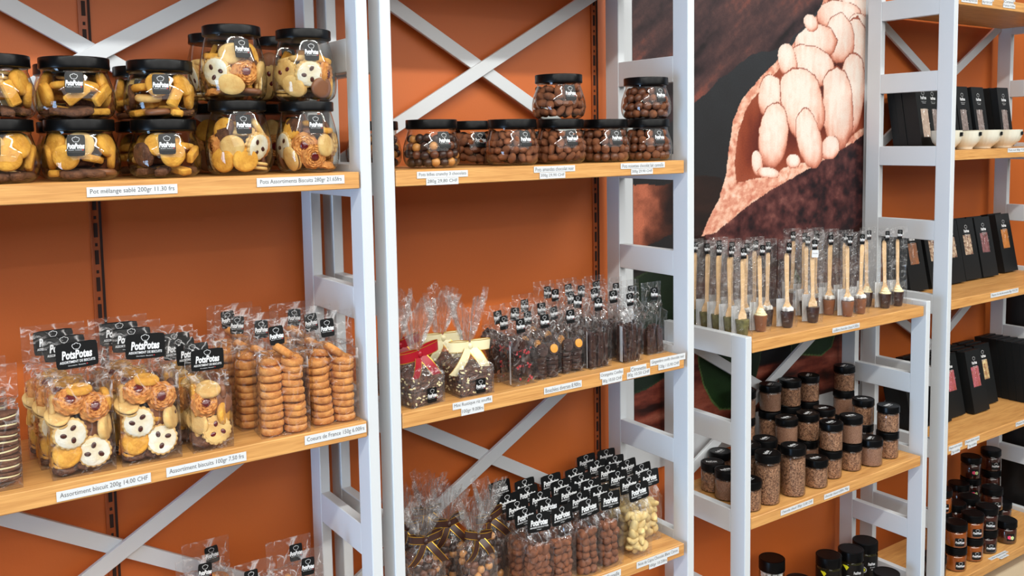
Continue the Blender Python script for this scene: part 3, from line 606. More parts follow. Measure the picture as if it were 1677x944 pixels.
def biscuit_jar(kind, x, y, z, label, seed, group='glass jars of biscuits', turn=0.0):
    P, G, Lm, H = JAR[kind]; g = random.Random(seed)
    t = thing('biscuit_jar', label, 'jar', (x, y, z), turn, group)
    ob('glass', G, t); ob('lid', Lm, t); ob('sticker', LBL[kind], t, (0, 0, 0), (0, 0, -.20 if kind == 'low' else -.04))
    top = .057 if kind == 'low' else .082; a0 = g.uniform(0, 6)
    if kind == 'low':
        layers = [(.0110, 7, 'brn'), (.0310, 6, 'mix'), (.0460, 6, 'yel')]
    else:
        layers = [(.0155, 6, 'mix2'), (.0400, 6, 'lin'), (.0650, 6, 'top')]
    for li, (zz, n, kd) in enumerate(layers):
        for k in range(n):
            a = a0 + li * .55 + 2 * math.pi * k / n + g.uniform(-.1, .1)
            R = interp(P, zz) - .0025
            if kd == 'brn': me = g.choice(B_BRN + [B_YEL[3], B_BRN[1]]); flat = True
            elif kd == 'mix': me = g.choice(B_YEL * 2 + [B_BRN[0]]); flat = g.random() < .3
            elif kd == 'yel': me = g.choice(B_YEL[:3] + [B_YEL[1]]); flat = g.random() < .2
            elif kd == 'mix2': me = g.choice([B_ROS[0], B_YEL[0], B_MIX[1], B_BRN[2], B_LINZ[0]]); flat = g.random() < .25
            elif kd == 'lin': me = [B_LINZ[0], B_ROS[0], B_YEL[2], B_LINZ[1], B_ROS[1], B_LINZ[2]][k % 6]; flat = False
            else: me = g.choice([B_YEL[0], B_BRN[2], B_YEL[2], B_MIX[0], B_YEL[3]]); flat = g.random() < .4
            rr = max(v.co.x for v in me.vertices)
            if flat:
                rad = R - rr - .001; rot = orient((0.12 * math.cos(a), .12 * math.sin(a), 1), g.uniform(0, 6), .15, g); p = (rad * math.cos(a), rad * math.sin(a), max(zz - .003, .0095))
            else:
                rad = math.sqrt(max(R * R - rr * rr, 1e-6)) - .0045; up = .28 if zz > .04 else -.1
                if kind == 'tall' and li == 2: up = .35; rad -= .003
                rot = orient((math.cos(a), math.sin(a), up), g.uniform(0, 6), .16, g); p = (rad * math.cos(a), rad * math.sin(a), max(zz, rr + .004))
            ob(nm(me), me, t, p, rot)
    for li in range(5 if kind == 'low' else 7):
        me = g.choice(B_YEL + B_BRN + B_MIX); a = g.uniform(0, 6); ob(nm(me), me, t, (.010 * math.cos(a), .010 * math.sin(a), .011 + li * .0100), (g.uniform(-.2, .2), g.uniform(-.2, .2), a))
    return t
z1 = ST[1]
for (x, y, r, lb) in [(.120, .055, 0, 'low glass jar of butter biscuits, cut by the photo edge, bottom of its stack'), (.216, .055, 0, 'low glass jar of butter biscuits above the butter biscuit price tag, bottom of its stack'),
                      (.322, .055, 0, 'low glass jar of butter biscuits beside the tall jars, bottom of its stack'), (.1205, .055, 1, 'low glass jar of butter biscuits cut by the photo edge, topmost of its stack'),
                      (.214, .055, 1, 'low glass jar of butter and cocoa biscuits before the brace crossing, topmost of its stack'), (.321, .057, 1, 'low glass jar of yellow biscuits beside the tall jars, topmost of its stack'),
                      (.118, .165, 0, 'low biscuit jar behind the jar cut by the photo edge, bottom one'), (.222, .165, 0, 'low biscuit jar in the second row behind the tagged jar, bottom one'), (.325, .165, 0, 'low biscuit jar in the second row beside the tall jars, bottom one'),
                      (.222, .165, 1, 'low biscuit jar mostly hidden in the second row, left of two upper ones'), (.325, .165, 1, 'low biscuit jar mostly hidden in the second row, right of two upper ones')]:
    biscuit_jar('low', x, y, z1 + r * .0792, lb, int(x * 1000) + r * 7 + int(y * 100), turn=rnd.uniform(-.12, .12))
for (x, y, r, lb) in [(.425, .055, 0, 'tall glass jar of mixed iced biscuits, bottom of the stack farther from the post'), (.529, .055, 0, 'tall glass jar of iced biscuits beside the white post, bottom of its stack'),
                      (.421, .055, 1, 'tall jar of mixed iced and jam biscuits, top of the stack farther from the post'), (.5285, .055, 1, 'tall glass jar of iced biscuits beside the white post, topmost of its stack'),
                      (.432, .165, 0, 'tall biscuit jar in the second row behind the left front stack, bottom one'), (.432, .165, 1, 'tall biscuit jar in the second row showing its lid left of the front stack'),
                      (.533, .165, 0, 'tall biscuit jar in the second row beside the post, bottom one'), (.533, .165, 1, 'tall biscuit jar in the second row, lid showing between the front stacks')]:
    biscuit_jar('tall', x, y, z1 + r * .1052, lb, int(x * 1000) + r * 11 + int(y * 100), turn=rnd.uniform(-.1, .1))
# ---------------------------------------------------------------- nuts
def nut_mesh(kind, seed):
    if kind == 'almond': v, f = ellipsoid(.0062, .0078, .0118, 12, 9, .04, seed)
    elif kind == 'hazel': v, f = ellipsoid(.0082, .0082, .0086, 12, 9, .02, seed)
    elif kind == 'ball': v, f = ellipsoid(.0074, .0074, .0074, 12, 9, .01, seed)
    else:
        v, f = ellipsoid(.0075, .0088, .0135, 14, 10, .03, seed); v = [(x + .005 * math.sin((z + .0135) / .027 * math.pi) - .003, y, z) for x, y, z in v]
    return v, f
NUTM = {}; NUT_LONG = {'coated_almond': .0122, 'coated_cashew': .0160, 'coated_hazelnut': .0090, 'crunchy_ball': .0078}
def nut(kind, mt, name):
    k = (kind, mt.name)
    if k not in NUTM:
        v, f = nut_mesh(kind, 3); NUTM[k] = mk(name, v, f, mt, None, True)
    return NUTM[k]
def fill_nuts(t, perim, z0, zt, kinds, g, r=.0078, pile=True, cap=100, elong=1.0, capgrid=None):
    """pieces against the wall of a container given by perim(z)->function s->(x,y,nx,ny), length; the rest as one pile"""
    n = 0; z = z0 + max(r, NUT_LONG.get(nm(kinds[0]), r)); k = 0
    while z < zt:
        fn, Ln = perim(z, r); m = max(3, int(Ln / (2 * r * .97))); off = g.random()
        for i in range(m):
            x, y, nx, ny = fn(((i + off) / m) % 1.0); me = g.choice(kinds); j = lambda a: g.uniform(-a, a)
            if n < cap: ob(nm(me), me, t, (x + j(.0012) - nx * .0006, y + j(.0012) - ny * .0006, z + j(.002)), (j(1.2), j(1.2), j(3)) if elong > 1 else (j(3), j(3), j(3))); n += 1
        z += 2 * r * .84 * elong
    return n
def pile_mesh(name, perim_r, z0, zt, mt, nutk, g, r=.0078, mts=None):
    """the inner and upper pieces of a filling as one mesh"""
    mb = MB(); z = z0 + max(max(nutk), r) + .001; mts = mts or [mt]
    while z < zt + r * .6:
        (a, b) = perim_r(z); x = -a + r
        while x <= a - r + 1e-6:
            y = -b + r
            while y <= b - r + 1e-6:
                v, f = ellipsoid(*nutk, 8, 6); M = T_((x + g.uniform(-.002, .002), y + g.uniform(-.002, .002), z + g.uniform(-.002, .002))) @ Matrix.Rotation(g.uniform(0, 3), 4, 'X') @ Matrix.Rotation(g.uniform(0, 3), 4, 'Z')
                mb.add(v, f, g.randrange(len(mts)), M); y += 2 * r * .95
            x += 2 * r * .95
        z += 2 * r * .85
    return mb.mesh(name, mts, True)
def circ(prof, inset=0.0):
    def P(z, r):
        R = interp(prof, z) - r - .0018 - inset
        return (lambda s: (R * math.cos(2 * math.pi * s), R * math.sin(2 * math.pi * s), math.cos(2 * math.pi * s), math.sin(2 * math.pi * s))), 2 * math.pi * R
    return P
def rectp(w_, d_, grow=0.0):
    def P(z, r):
        a = w_ / 2 - r - .001; b = d_ / 2 - r - .001; Ln = 4 * (a + b)
        def fn(s):
            q = s * Ln
            if q < 2 * a: return (-a + q, -b, 0, -1)
            q -= 2 * a
            if q < 2 * b: return (a, -b + q, 1, 0)
            q -= 2 * b
            if q < 2 * a: return (a - q, b, 0, 1)
            q -= 2 * a; return (-a, b - q, -1, 0)
        return fn, Ln
    return P
PILES = {}
NUT_R = {'almond': (.0062, .0078, .0112), 'hazel': (.0082, .0082, .0086), 'ball': (.0074, .0074, .0074), 'cashew': (.0078, .0088, .0125)}
def nut_jar(x, y, z, label, kinds, mts, seed, turn=0.0):
    P, G, Lm, H = JAR['low']; g = random.Random(seed); t = thing('chocolate_nut_jar', label, 'jar', (x, y, z), turn, 'low glass jars of coated nuts')
    ob('glass', G, t); ob('lid', Lm, t); ob('sticker', LBL['low'], t, (0, 0, 0), (0, 0, -.12))
    name = {'almond': 'coated_almond', 'hazel': 'coated_hazelnut', 'ball': 'crunchy_ball'}[kinds]
    ms = [nut(kinds, m_, name) for m_ in mts]; fill_nuts(t, circ(P), .0015, .056, ms, g, .0076 if kinds != 'hazel' else .0082)
    key = ('jar', kinds, mts[0].name)
    if key not in PILES: PILES[key] = pile_mesh(name + '_filling', lambda zz: (interp(P, zz) - .018 - .005, interp(P, zz) - .018 - .005), .002, .050, mts[0], NUT_R[kinds], g, .009, mts)
    o = ob(name + '_filling', PILES[key], t); o['kind'] = 'stuff'; return t
for i, (x, y, r, kd, lb) in enumerate([
    (.700, .180, 0, 'b', 'jar of crunchy chocolate balls half hidden behind the white post'), (.752, .070, 0, 'b', 'jar of three coloured crunchy chocolate balls above its price tag'),
    (.893, .168, 0, 'a', 'jar of cocoa almonds standing back between two front jars'), (.904, .055, 0, 'a', 'single jar of cocoa almonds, front one left of the stacked pair'),
    (1.009, .055, 0, 'a', 'jar of dark chocolate almonds, bottom of its stack above the price tag'), (1.117, .057, 0, 'h', 'single jar of cinnamon hazelnuts between the two stacks'),
    (1.222, .055, 0, 'h', 'jar of cinnamon hazelnuts beside the white post, bottom of its stack'), (1.007, .055, 1, 'a', 'jar of dark chocolate almonds, topmost of its stack before the orange wall'),
    (1.219, .055, 1, 'h', 'jar of cinnamon hazelnuts beside the white post, topmost of its stack'), (1.110, .165, 0, 'h', 'jar of hazelnuts mostly hidden behind the single hazelnut jar'), (1.010, .165, 0, 'a', 'jar of almonds mostly hidden behind the almond stack'), (1.215, .165, 0, 'h', 'jar of hazelnuts mostly hidden behind the hazelnut stack')]):
    kk = {'a': ('almond', [COCOA]), 'h': ('hazel', [COCOA, MILKNUT]), 'b': ('ball', [DARKNUT, MILKNUT, CARAMEL, DARKNUT])}[kd]
    nut_jar(x, y, z1 + r * .0792, lb, kk[0], kk[1], 50 + i, rnd.uniform(-.1, .1))
# ---------------------------------------------------------------- clear bags
def bag_mesh(w_, d_, hc, H, seed, flare=1.04, jit=.0016, lean=0.0, top=0.72):
    """block bottom bag: rectangular to hc, then folding flat into an upright flap"""
    g = random.Random(seed); mb = MB(); rows = []; nx, ny = 10, 4
    zs = [0, .003, hc * .33, hc * .66, hc, hc + (H * top - hc) * .25, hc + (H * top - hc) * .5, hc + (H * top - hc) * .75, H * top, H * (top + 1) / 2, H]
    for z in zs:
        t = min(1, max(0, (z - hc) / (H * top - hc))); a = w_ / 2 * (1 - .10 * math.sin(math.pi * t) + (flare - 1) * t); b = d_ / 2 * (1 - t) ** .8 + .0004
        ring = []; n1, n2 = nx, ny
        for i in range(n1): ring.append((-a + 2 * a * i / n1, -b))
        for i in range(n2): ring.append((a, -b + 2 * b * i / n2))
        for i in range(n1): ring.append((a - 2 * a * i / n1, b))
        for i in range(n2): ring.append((-a, b - 2 * b * i / n2))
        out = []
        for (x, y) in ring:
            j = jit * (0.25 if z < hc else (1.0 + 1.6 * math.sin(math.pi * min(t, 1))) if t < 1 else .35)
            # gusset: sides fold inward above the filling
            gx = x * (1 - .18 * math.sin(math.pi * t) * (1 - min(1, abs(y) / (b + 1e-6)))) if t > 0 and abs(abs(x) - a) < 1e-6 else x
            out.append((gx + g.uniform(-j, j) * .6, y + g.uniform(-j, j) - lean * max(0, z - hc), z + (g.uniform(-j, j) if 0 < z < H else 0)))
        rows.append(out)
    n = len(rows[0]); v = [p for r in rows for p in r]; f = []
    for i in range(len(rows) - 1):
        for k in range(n):
            a, b, c, d = i * n + k, i * n + (k + 1) % n, (i + 1) * n + (k + 1) % n, (i + 1) * n + k
            f += [(a, b, c), (a, c, d)] if (i + k) % 2 else [(a, b, d), (b, c, d)]
    f.append(tuple(reversed(range(n)))); mb.add(v, f)
    return mb.mesh('clear_bag', FILM)
ASSORT = logo_card(.050, .034, 'assort').mesh('header_sticker', CARDM)
ASSORT_S = logo_card(.045, .030, 'assort').mesh('header_sticker', CARDM)
SQ = logo_card(.0215, .0275).mesh('sticker', CARDM)
SQS = logo_card(.0190, .0245).mesh('sticker', CARDM)
SQT = logo_card(.0135, .0235).mesh('sticker', CARDM)
HEADER = logo_card(.0490, .0330, 'header').mesh('header_card', CARDM)
def put(t, me, x, y, z, nrm, spin, g, tilt=.12): ob(nm(me), me, t, (x, y, z), orient(nrm, spin, tilt, g))
BIGB = [bag_mesh(.076, .046, .118, .180, s) for s in (1, 2)]; SMB = [bag_mesh(.056, .040, .088, .150, s) for s in (3, 4)]
def assort_bag(x, y, z, label, seed, big=True, turn=0.0, full=True):
    g = random.Random(seed); t = thing('biscuit_bag', label, 'bag of biscuits', (x, y, z), turn, 'clear bags of assorted biscuits')
    w_, d_, H, hc = (.076, .046, .180, .118) if big else (.056, .040, .148, .088)
    ob('clear_bag', (BIGB if big else SMB)[seed % 2], t); zc = H - .024 if big else H - .022
    ob('header_sticker', ASSORT if big else ASSORT_S, t, (0, -.0075, zc), (-.05, g.uniform(-.04, .04), 0))
    fr = -d_ / 2
    if big:
        put(t, B_LINZ[0], -.014 + g.uniform(-.004, .004), fr + .006, .056, (0.05, -1, .12), g.uniform(0, 6), g); put(t, B_LINZ[1], .013, fr + .006, .028, (-.05, -1, .1), g.uniform(0, 6), g)
        put(t, B_ROS[0], .016, fr + .010, .086, (.1, -1, .3), 1, g); put(t, B_ROS[1], -.012, fr + .012, .098, (.0, -.8, .7), 2, g)
        put(t, B_YEL[0], -.019, fr + .007, .030, (-.1, -1, .15), 2, g); put(t, B_YEL[2], .027, fr + .012, .055, (.9, -.5, .1), 2, g); put(t, B_BRN[2], .010, fr + .014, .058, (.3, -1, .1), 2, g)
        put(t, B_MIX[1], -.027, fr + .014, .078, (-.2, -.5, .9), 2, g)
        for k in range(3): put(t, B_MIX[2] if k % 2 else B_BRN[0], -.020, fr + .020, .009 + .009 * k, (0, -.1, 1), k, g)
        put(t, B_BRN[0], .004, fr + .015, .019, (0, -.8, .6), 2, g)
        sx = w_ / 2 - .006
        for i, zz in enumerate((.024, .055, .087)):
            put(t, g.choice(B_YEL + B_ROS), -sx, .006, zz, (-1, 0, .1), i, g); put(t, g.choice(B_YEL + B_BRN), sx, .008, zz, (1, 0, .1), i, g); put(t, g.choice(B_YEL + B_ROS + B_MIX), -.002, d_ / 2 - .008, zz, (0, 1, .1), i, g)
            put(t, g.choice(B_YEL + B_BRN), .004, 0.002, zz, (.1, 0, 1), i, g)
        put(t, B_YEL[1], .0, 0, .108, (.1, -.2, 1), 1, g)
    else:
        put(t, B_LINZ[2], .006, fr + .006, .0265, (.05, -1, .1), g.uniform(0, 6), g); put(t, B_ROS[0], -.007, fr + .008, .066, (0, -1, .25), 1, g); put(t, B_BRN[2], .016, fr + .013, .060, (.4, -1, .1), 1, g)
        for k in range(3): put(t, B_MIX[1], -.016, fr + .012 + .009 * k, .040, (-.7, -.7, .1), 1.57, g, .08)
        put(t, B_YEL[0], .019, fr + .014, .046, (.8, -.6, 0), 1, g); put(t, B_BRN[0], -.012, fr + .012, .019, (0, -.7, .6), 1, g)
        for zz in (.024, .050, .076): put(t, g.choice(B_YEL + B_MIX), 0, d_ / 2 - .009, zz, (0, 1, .1), 1, g); put(t, g.choice(B_YEL), -.018, .004, zz, (-1, 0, .1), 1, g); put(t, g.choice(B_BRN), .018, .004, zz, (1, 0, .1), 1, g)
        put(t, B_YEL[2], 0, -.004, .082, (0, -.5, 1), 1, g)
    return t
z2 = ST[2]
for i, (x, y, big, lb) in enumerate([(.194, .037, 1, 'large bag of assorted iced biscuits, front one above the 14.00 CHF tag'), (.187, .090, 1, 'large bag of assorted biscuits behind the front one, second in line'), (.182, .144, 1, 'large bag of assorted biscuits in front of the steel upright, rearmost in line'),
    (.278, .034, 1, 'large bag of assorted biscuits with two iced ones, front of the second column'), (.272, .089, 1, 'large bag of assorted biscuits, middle of the second column'), (.267, .144, 1, 'large bag of assorted biscuits, rearmost of the second column'),
    (.358, .030, 0, 'small bag of assorted biscuits with pale scalloped biscuit, front of its column'), (.351, .078, 0, 'small bag of assorted biscuits, middle of its column'), (.344, .125, 0, 'small bag of assorted biscuits, rearmost of its column'), (.350, .172, 0, 'small bag of assorted biscuits against the wall, end of its column')]):
    assort_bag(x, y, z2, lb, 100 + i, bool(big), rnd.uniform(-.06, .06) - .03)
HB = [bag_mesh(.072, .048, .112, .170, s, 1.02, .0022) for s in (11, 12, 13)]
def coil_bag(x, y, z, label, seed, turn=0.0, nst=10, group='clear bags of golden coil biscuits'):
    g = random.Random(seed); t = thing('biscuit_bag', label, 'bag of biscuits', (x, y, z), turn, group)
    ob('clear_bag', HB[seed % 3], t); ob('sticker', SQ, t, (g.uniform(-.006, .010), -.0075, .146), (-.08, g.uniform(-.12, .12), 0))
    for cx, cy in ((-.0172, -.006), (.0172, -.007), (-.0165, .009), (.0175, .010)):
        dx = g.uniform(-.0006, .0006); zz = .006; ph = g.uniform(0, 3); n = nst - g.randrange(2)
        for k in range(n):
            o = ob('coil_biscuit', B_HEART, t, (cx * 1 + dx * k + .0012 * math.sin(k * .7 + ph), cy + .0012 * math.cos(k * .9), zz), (g.uniform(-.13, .13) * min(1, k), g.uniform(-.18, .18) * min(1, k), g.uniform(0, 6))); zz += .0111
    o = ob('coil_biscuit', B_HEART, t, (.004, -.004, zz + .004), (.5, .5, 1)); return t
for i, (x, y, lb, tn) in enumerate([(.465, .032, 'bag of golden coil biscuits leaning at the front, left of two', -.10), (.545, .036, 'bag of golden coil biscuits at the front beside the white post', -.05),
    (.450, .090, 'bag of golden coil biscuits second in the left column', .06), (.442, .145, 'bag of golden coil biscuits third in the left column, hidden behind others', .0), (.536, .092, 'bag of golden coil biscuits second in the column beside the post', .05), (.530, .148, 'bag of golden coil biscuits against the wall beside the post', 0), (.446, .199, 'bag of golden coil biscuits against the wall in the left column', 0)]):
    coil_bag(x, y, z2, lb, 200 + i, tn)
for i, (x, y) in enumerate([(.085, .040), (.078, .094)]):
    g = random.Random(300 + i); t = thing('biscuit_bag', ['bag of brown sandwich biscuits at the photo edge, front one', 'bag of brown sandwich biscuits at the photo edge, rear one'][i], 'bag of biscuits', (x, y, z2), -.05, 'clear bags of brown sandwich biscuits')
    ob('clear_bag', BIGB[i], t, (0, 0, 0), (0, 0, 0), (1, 1, .86)); ob('sticker', SQ, t, (-.008, -.0075, .128), (-.05, 0, 0))
    for cx in (-.017, .017):
        for k in range(8): ob('sandwich_biscuit', B_MAC, t, (cx, g.uniform(-.002, .002), .014 + k * .0106), (g.uniform(-.2, .0), g.uniform(-.1, .1), g.uniform(-.5, .5)))
z3 = ST[3]
for i, (x, y, lb) in enumerate([(.392, .204, 'bag on the third board against the wall, showing two square stickers in line'), (.368, .150, 'bag on the third board standing alone, sticker low at the frame edge'), (.424, .084, 'bag on the third board, its top only in view at the middle'), (.503, .130, 'bag on the third board behind another beside the post'), (.500, .072, 'bag on the third board, front one beside the post')]):
    coil_bag(x, y, z3, lb, 240 + i, rnd.uniform(-.05, .05), 9, 'clear bags on the third board')
# ---------------------------------------------------------------- chocolate bags on the second board of the middle unit
CB = [bag_mesh(.052, .036, .066, .132, s, 1.0, .0024) for s in (21, 22, 23)]
PBOARD = (lambda mb: (mb.box(-.024, .024, 0, .0005, 0, .075), mb.mesh('card_insert', PAPER))[1])(MB())
def m_shard(seed, mt):
    v, f = ellipsoid(.013, .004, .012, 9, 6, .28, seed); return mk('chocolate_piece', v, f, mt, None, False)
SHARD = [m_shard(s, DARK) for s in range(3)]; BERRY = mk('raspberry_crumb', *ellipsoid(.0055, .0025, .0045, 7, 5, .35, 4), FRAMB)
MEND = lathe([(.0001, -.003), (.0115, -.003), (.0120, 0), (.0112, .003), (.0001, .003)], 24, cap0=False, cap1=False).mesh('chocolate_piece', DARK, True, 40)
ODISC = lathe([(.0001, -.001), (.0078, -.001), (.0078, .001), (.0001, .0016)], 24, cap0=False, cap1=False).mesh('orange_disc', ORANGE, True, 40)
ORAN = (lambda mb: (mb.box(-.0038, .0038, -.0032, .0032, 0, .068, bev=.0012), mb.mesh('chocolate_stick', DARK))[1])(MB())
def choc_bag(x, y, z, label, kind, seed, turn=0.0):
    g = random.Random(seed); t = thing('chocolate_bag', label, 'bag of chocolates', (x, y, z), turn, 'small clear bags of dark chocolates')
    tall = kind in ('stick', 'ginger'); ob('clear_bag', CB[seed % 3], t, (0, 0, 0), (0, 0, 0), (1, 1, 1.07 if tall else .94))
    ob('sticker', SQS, t, (g.uniform(-.004, .006), -.007, .118 if tall else .102), (-.06, g.uniform(-.1, .1), 0))
    if kind == 'stick' or seed % 4 == 0: ob('card_insert', PBOARD, t, (-.0235, -.006, .002), (0, 0, 1.57 - .5 + g.uniform(-.1, .15)), (.22, 1, .9))
    if kind == 'berry':
        for k in range(18): ob('chocolate_piece', SHARD[k % 3], t, (g.uniform(-.014, .014), g.uniform(-.012, .010), .018 + .0030 * k), (g.uniform(-.6, .6), g.uniform(-.8, .8), g.uniform(-.6, .6)))
        for k in range(26): ob('raspberry_crumb', BERRY, t, (g.uniform(-.016, .016), -.0162 + g.uniform(0, .002), g.choice((.010, .030, .056, .060)) + g.uniform(-.006, .006)), (0, g.uniform(0, 3), 0), g.uniform(.3, .6))
    elif kind == 'bites':
        for k in range(5):
            for cx in (-.012, .012):
                for cy in (-.005, .007): ob('chocolate_piece', MEND, t, (cx + g.uniform(-.002, .002), cy, .006 + k * .0070), (g.uniform(-.15, .15), g.uniform(-.15, .15), 0))
        ob('chocolate_piece', MEND, t, (-.0105, -.011, .051), (1.35, 0, 0)); ob('chocolate_piece', MEND, t, (.0125, -.011, .052), (1.35, 0, 0)); ob('orange_disc', ODISC, t, (.0125, -.0148, .0525), (1.35, 0, 0))
    else:
        n = 0
        for cy in (-.011, -.002, .007):
            for k in range(5): ob('chocolate_stick', ORAN, t, (-.018 + k * .0088 + g.uniform(-.001, .001), cy, .002), (g.uniform(-.05, .03), g.uniform(-.10, .10), g.uniform(-.3, .3)), (1, 1, g.uniform(.82, 1.02) * (.8 if kind == 'ginger' else 1)))
    return t
CHB = [(.898, .036, 'berry', 'bag of raspberry chocolate shards, front one beside the ribboned bags'), (.889, .078, 'berry', 'bag of raspberry chocolate shards, second in line'), (.905, .125, 'berry', 'bag of raspberry chocolate shards, third in line'),
 (.956, .042, 'bites', 'bag of chocolate bites with an orange disc, front of the left column'), (.950, .085, 'bites', 'bag of chocolate bites, second of the left column'), (.955, .130, 'bites', 'bag of chocolate bites, third of the left column'),
 (1.017, .048, 'bites', 'bag of chocolate bites with an orange disc, front of the right column'), (1.010, .092, 'bites', 'bag of chocolate bites, second of the right column'), (1.016, .140, 'bites', 'bag of chocolate bites, third of the right column'), 
 (1.076, .044, 'stick', 'bag of candied orange chocolate sticks, front one'), (1.070, .088, 'stick', 'bag of candied orange chocolate sticks, second in line'), (1.085, .130, 'stick', 'bag of candied orange chocolate sticks, third in line'), (1.078, .172, 'stick', 'bag of candied orange chocolate sticks, fourth in line'), (1.082, .209, 'stick', 'bag of candied orange chocolate sticks against the wall'),
 (1.156, .042, 'stick', 'bag of candied lemon chocolate sticks, front one'), (1.150, .086, 'stick', 'bag of candied lemon chocolate sticks, second in line'), (1.144, .130, 'stick', 'bag of candied lemon chocolate sticks, third in line'), (1.140, .175, 'stick', 'bag of candied lemon chocolate sticks, fourth in line'), (1.138, .206, 'stick', 'bag of candied lemon chocolate sticks against the wall'),
 (1.235, .060, 'ginger', 'bag of candied ginger chocolates beside the white post, front one'), (1.222, .108, 'ginger', 'bag of candied ginger chocolates, second in line'), (1.215, .152, 'ginger', 'bag of candied ginger chocolates, third in line'), (1.205, .198, 'ginger', 'bag of candied ginger chocolates against the wall'),
 (1.016, .190, 'bites', 'bag of chocolate bites, fourth of the right column')]
for i, (x, y, k, lb) in enumerate(CHB): choc_bag(x, y, z2, lb, k, 400 + i, rnd.uniform(-.12, .12))
# ---------------------------------------------------------------- ribboned bags
def cello_mesh(w_, d_, hc, zn, H, seed, fan=.040, rn=.006):
    """sheet gathered at a neck zn, pleated fan above"""
    g = random.Random(seed); n = 40; rows = []; ph = [g.uniform(0, 6) for _ in range(4)]
    def rect(a):
        c, s = math.cos(a), math.sin(a); q = 1 / max(abs(c) / (w_ / 2), abs(s) / (d_ / 2)); return c * q, s * q
    for z in (0, .004, hc * .5, hc, hc + (zn - hc) * .35, hc + (zn - hc) * .7, zn):
        t = max(0, (z - hc) / (zn - hc)); row = []
        for k in range(n):
            a = 2 * math.pi * k / n; x, y = rect(a); s = (1 - t) + t * rn / max(math.hypot(x, y), 1e-6); pl = 1 + .22 * t * (1 if k % 2 else -1) * (1 - t * .3)
            j = .0014 * (0.3 if z <= hc else 1); row.append((x * s * pl + g.uniform(-j, j), y * s * pl + g.uniform(-j, j), z + (g.uniform(-j, j) * 2 if 0 < z < zn else 0)))
        rows.append(row)
    tilt = g.uniform(-.15, .15)
    for i in range(1, 6):
        t = i / 5; row = []
        for k in range(n):
            a = 2 * math.pi * k / n; R = rn * .7 + (fan - rn) * t ** .8 * (1 + .22 * math.sin(3 * a + ph[0]) + .12 * math.sin(5 * a + ph[1])); pl = 1 + (.30 if k % 2 else -.30) * (1 - .5 * t)
            top = (H - zn) * t * (1 + (.16 * math.sin(2 * a + ph[2]) + .10 * math.sin(7 * a + ph[3])) * t) + g.uniform(-.003, .003) * t
            row.append((R * math.cos(a) * pl * 1.02 + tilt * top + g.uniform(-.002, .002) * t, R * math.sin(a) * pl * .55 + g.uniform(-.002, .002) * t, zn + top))
        rows.append(row)
    v = [p for r in rows for p in r]; f = []
    for i in range(len(rows) - 1):
        for k in range(n):
            a, b, c, d = i * n + k, i * n + (k + 1) % n, (i + 1) * n + (k + 1) % n, (i + 1) * n + k; f += [(a, b, c), (a, c, d)] if (i + k) % 2 else [(a, b, d), (b, c, d)]
    f.append(tuple(reversed(range(n)))); return mk('cellophane_wrap', v, f, CELLO)
def ribbon_strip(mb, path, wdir, wd, edge=.0011):
    """path of points, width direction per point"""
    v = []; f = []; m = []
    for p, wv in zip(path, wdir):
        wv = Vector(wv).normalized()
        for s in (-wd / 2, -wd / 2 + edge, wd / 2 - edge, wd / 2): v.append(tuple(Vector(p) + wv * s))
    for i in range(len(path) - 1):
        for k in range(3): a = i * 4 + k; f.append((a, a + 1, a + 5, a + 4)); m.append(1 if k != 1 else 0)
    o = len(mb.v); mb.v += v; mb.f += [tuple(q + o for q in t_) for t_ in f]; mb.m += m
def bow_mesh(satin, wd=.014, loop=.026, tail=.034, seed=0, th=1):
    g = random.Random(seed); mb = MB()
    for sg in (-1, 1):
        path = []; wv = []; up = g.uniform(-.001, .006)
        for i in range(13):
            t = i / 12; a = math.pi * 2 * t; x = sg * loop * (1 - math.cos(a)) / 2 * 1.0; y = -.0085 - .0065 * math.sin(a); path.append((x + sg * .001, y, up * math.sin(a / 2) * 2)); wv.append((0.06 * sg, .0, 1 if .12 < t < .88 else .45))
        ribbon_strip(mb, path, wv, wd)
        path = []; wv = []; tl = tail * g.uniform(.85, 1.1); sp = g.uniform(.45, .85)
        for i in range(8):
            t = i / 7; path.append((sg * (.002 + tl * sp * t), -.010 - .012 * math.sin(t * 2.4) - .003 * t, -.001 - tl * t * .95)); wv.append((1, -.12 * sg, .55 * sg * sp + .15 * math.sin(t * 5) * sg))
        ribbon_strip(mb, path, wv, wd * .95)
    v, f = ellipsoid(.0052, .0045, .006, 10, 8, .1, seed); mb.add(v, f, 0, T_((0, -.010, 0)))
    # gold tie
    for k in range(2):
        z = -.0022 + k * .0044; mb.add(*(lambda q: (q.v, q.f))(lathe([(.0078, z - .0007), (.0085, z), (.0078, z + .0007)], 16, cap0=False, cap1=False)), 1)
    me = mb.mesh('ribbon_bow', [satin, GOLD], True, 60); return me
BOWS = {'cream': bow_mesh(SATINC, .0185, .039, .044, 1), 'red': bow_mesh(SATINR, .0170, .038, .048, 3), 'brown': [bow_mesh(SATINB, .0140, .030, .036, 5), bow_mesh(SATINB, .0140, .028, .034, 6)]}
CEL_BLOCK = [cello_mesh(.068, .066, .048, .080, .158, s, .034) for s in (1, 2, 3)]
RBAR = []
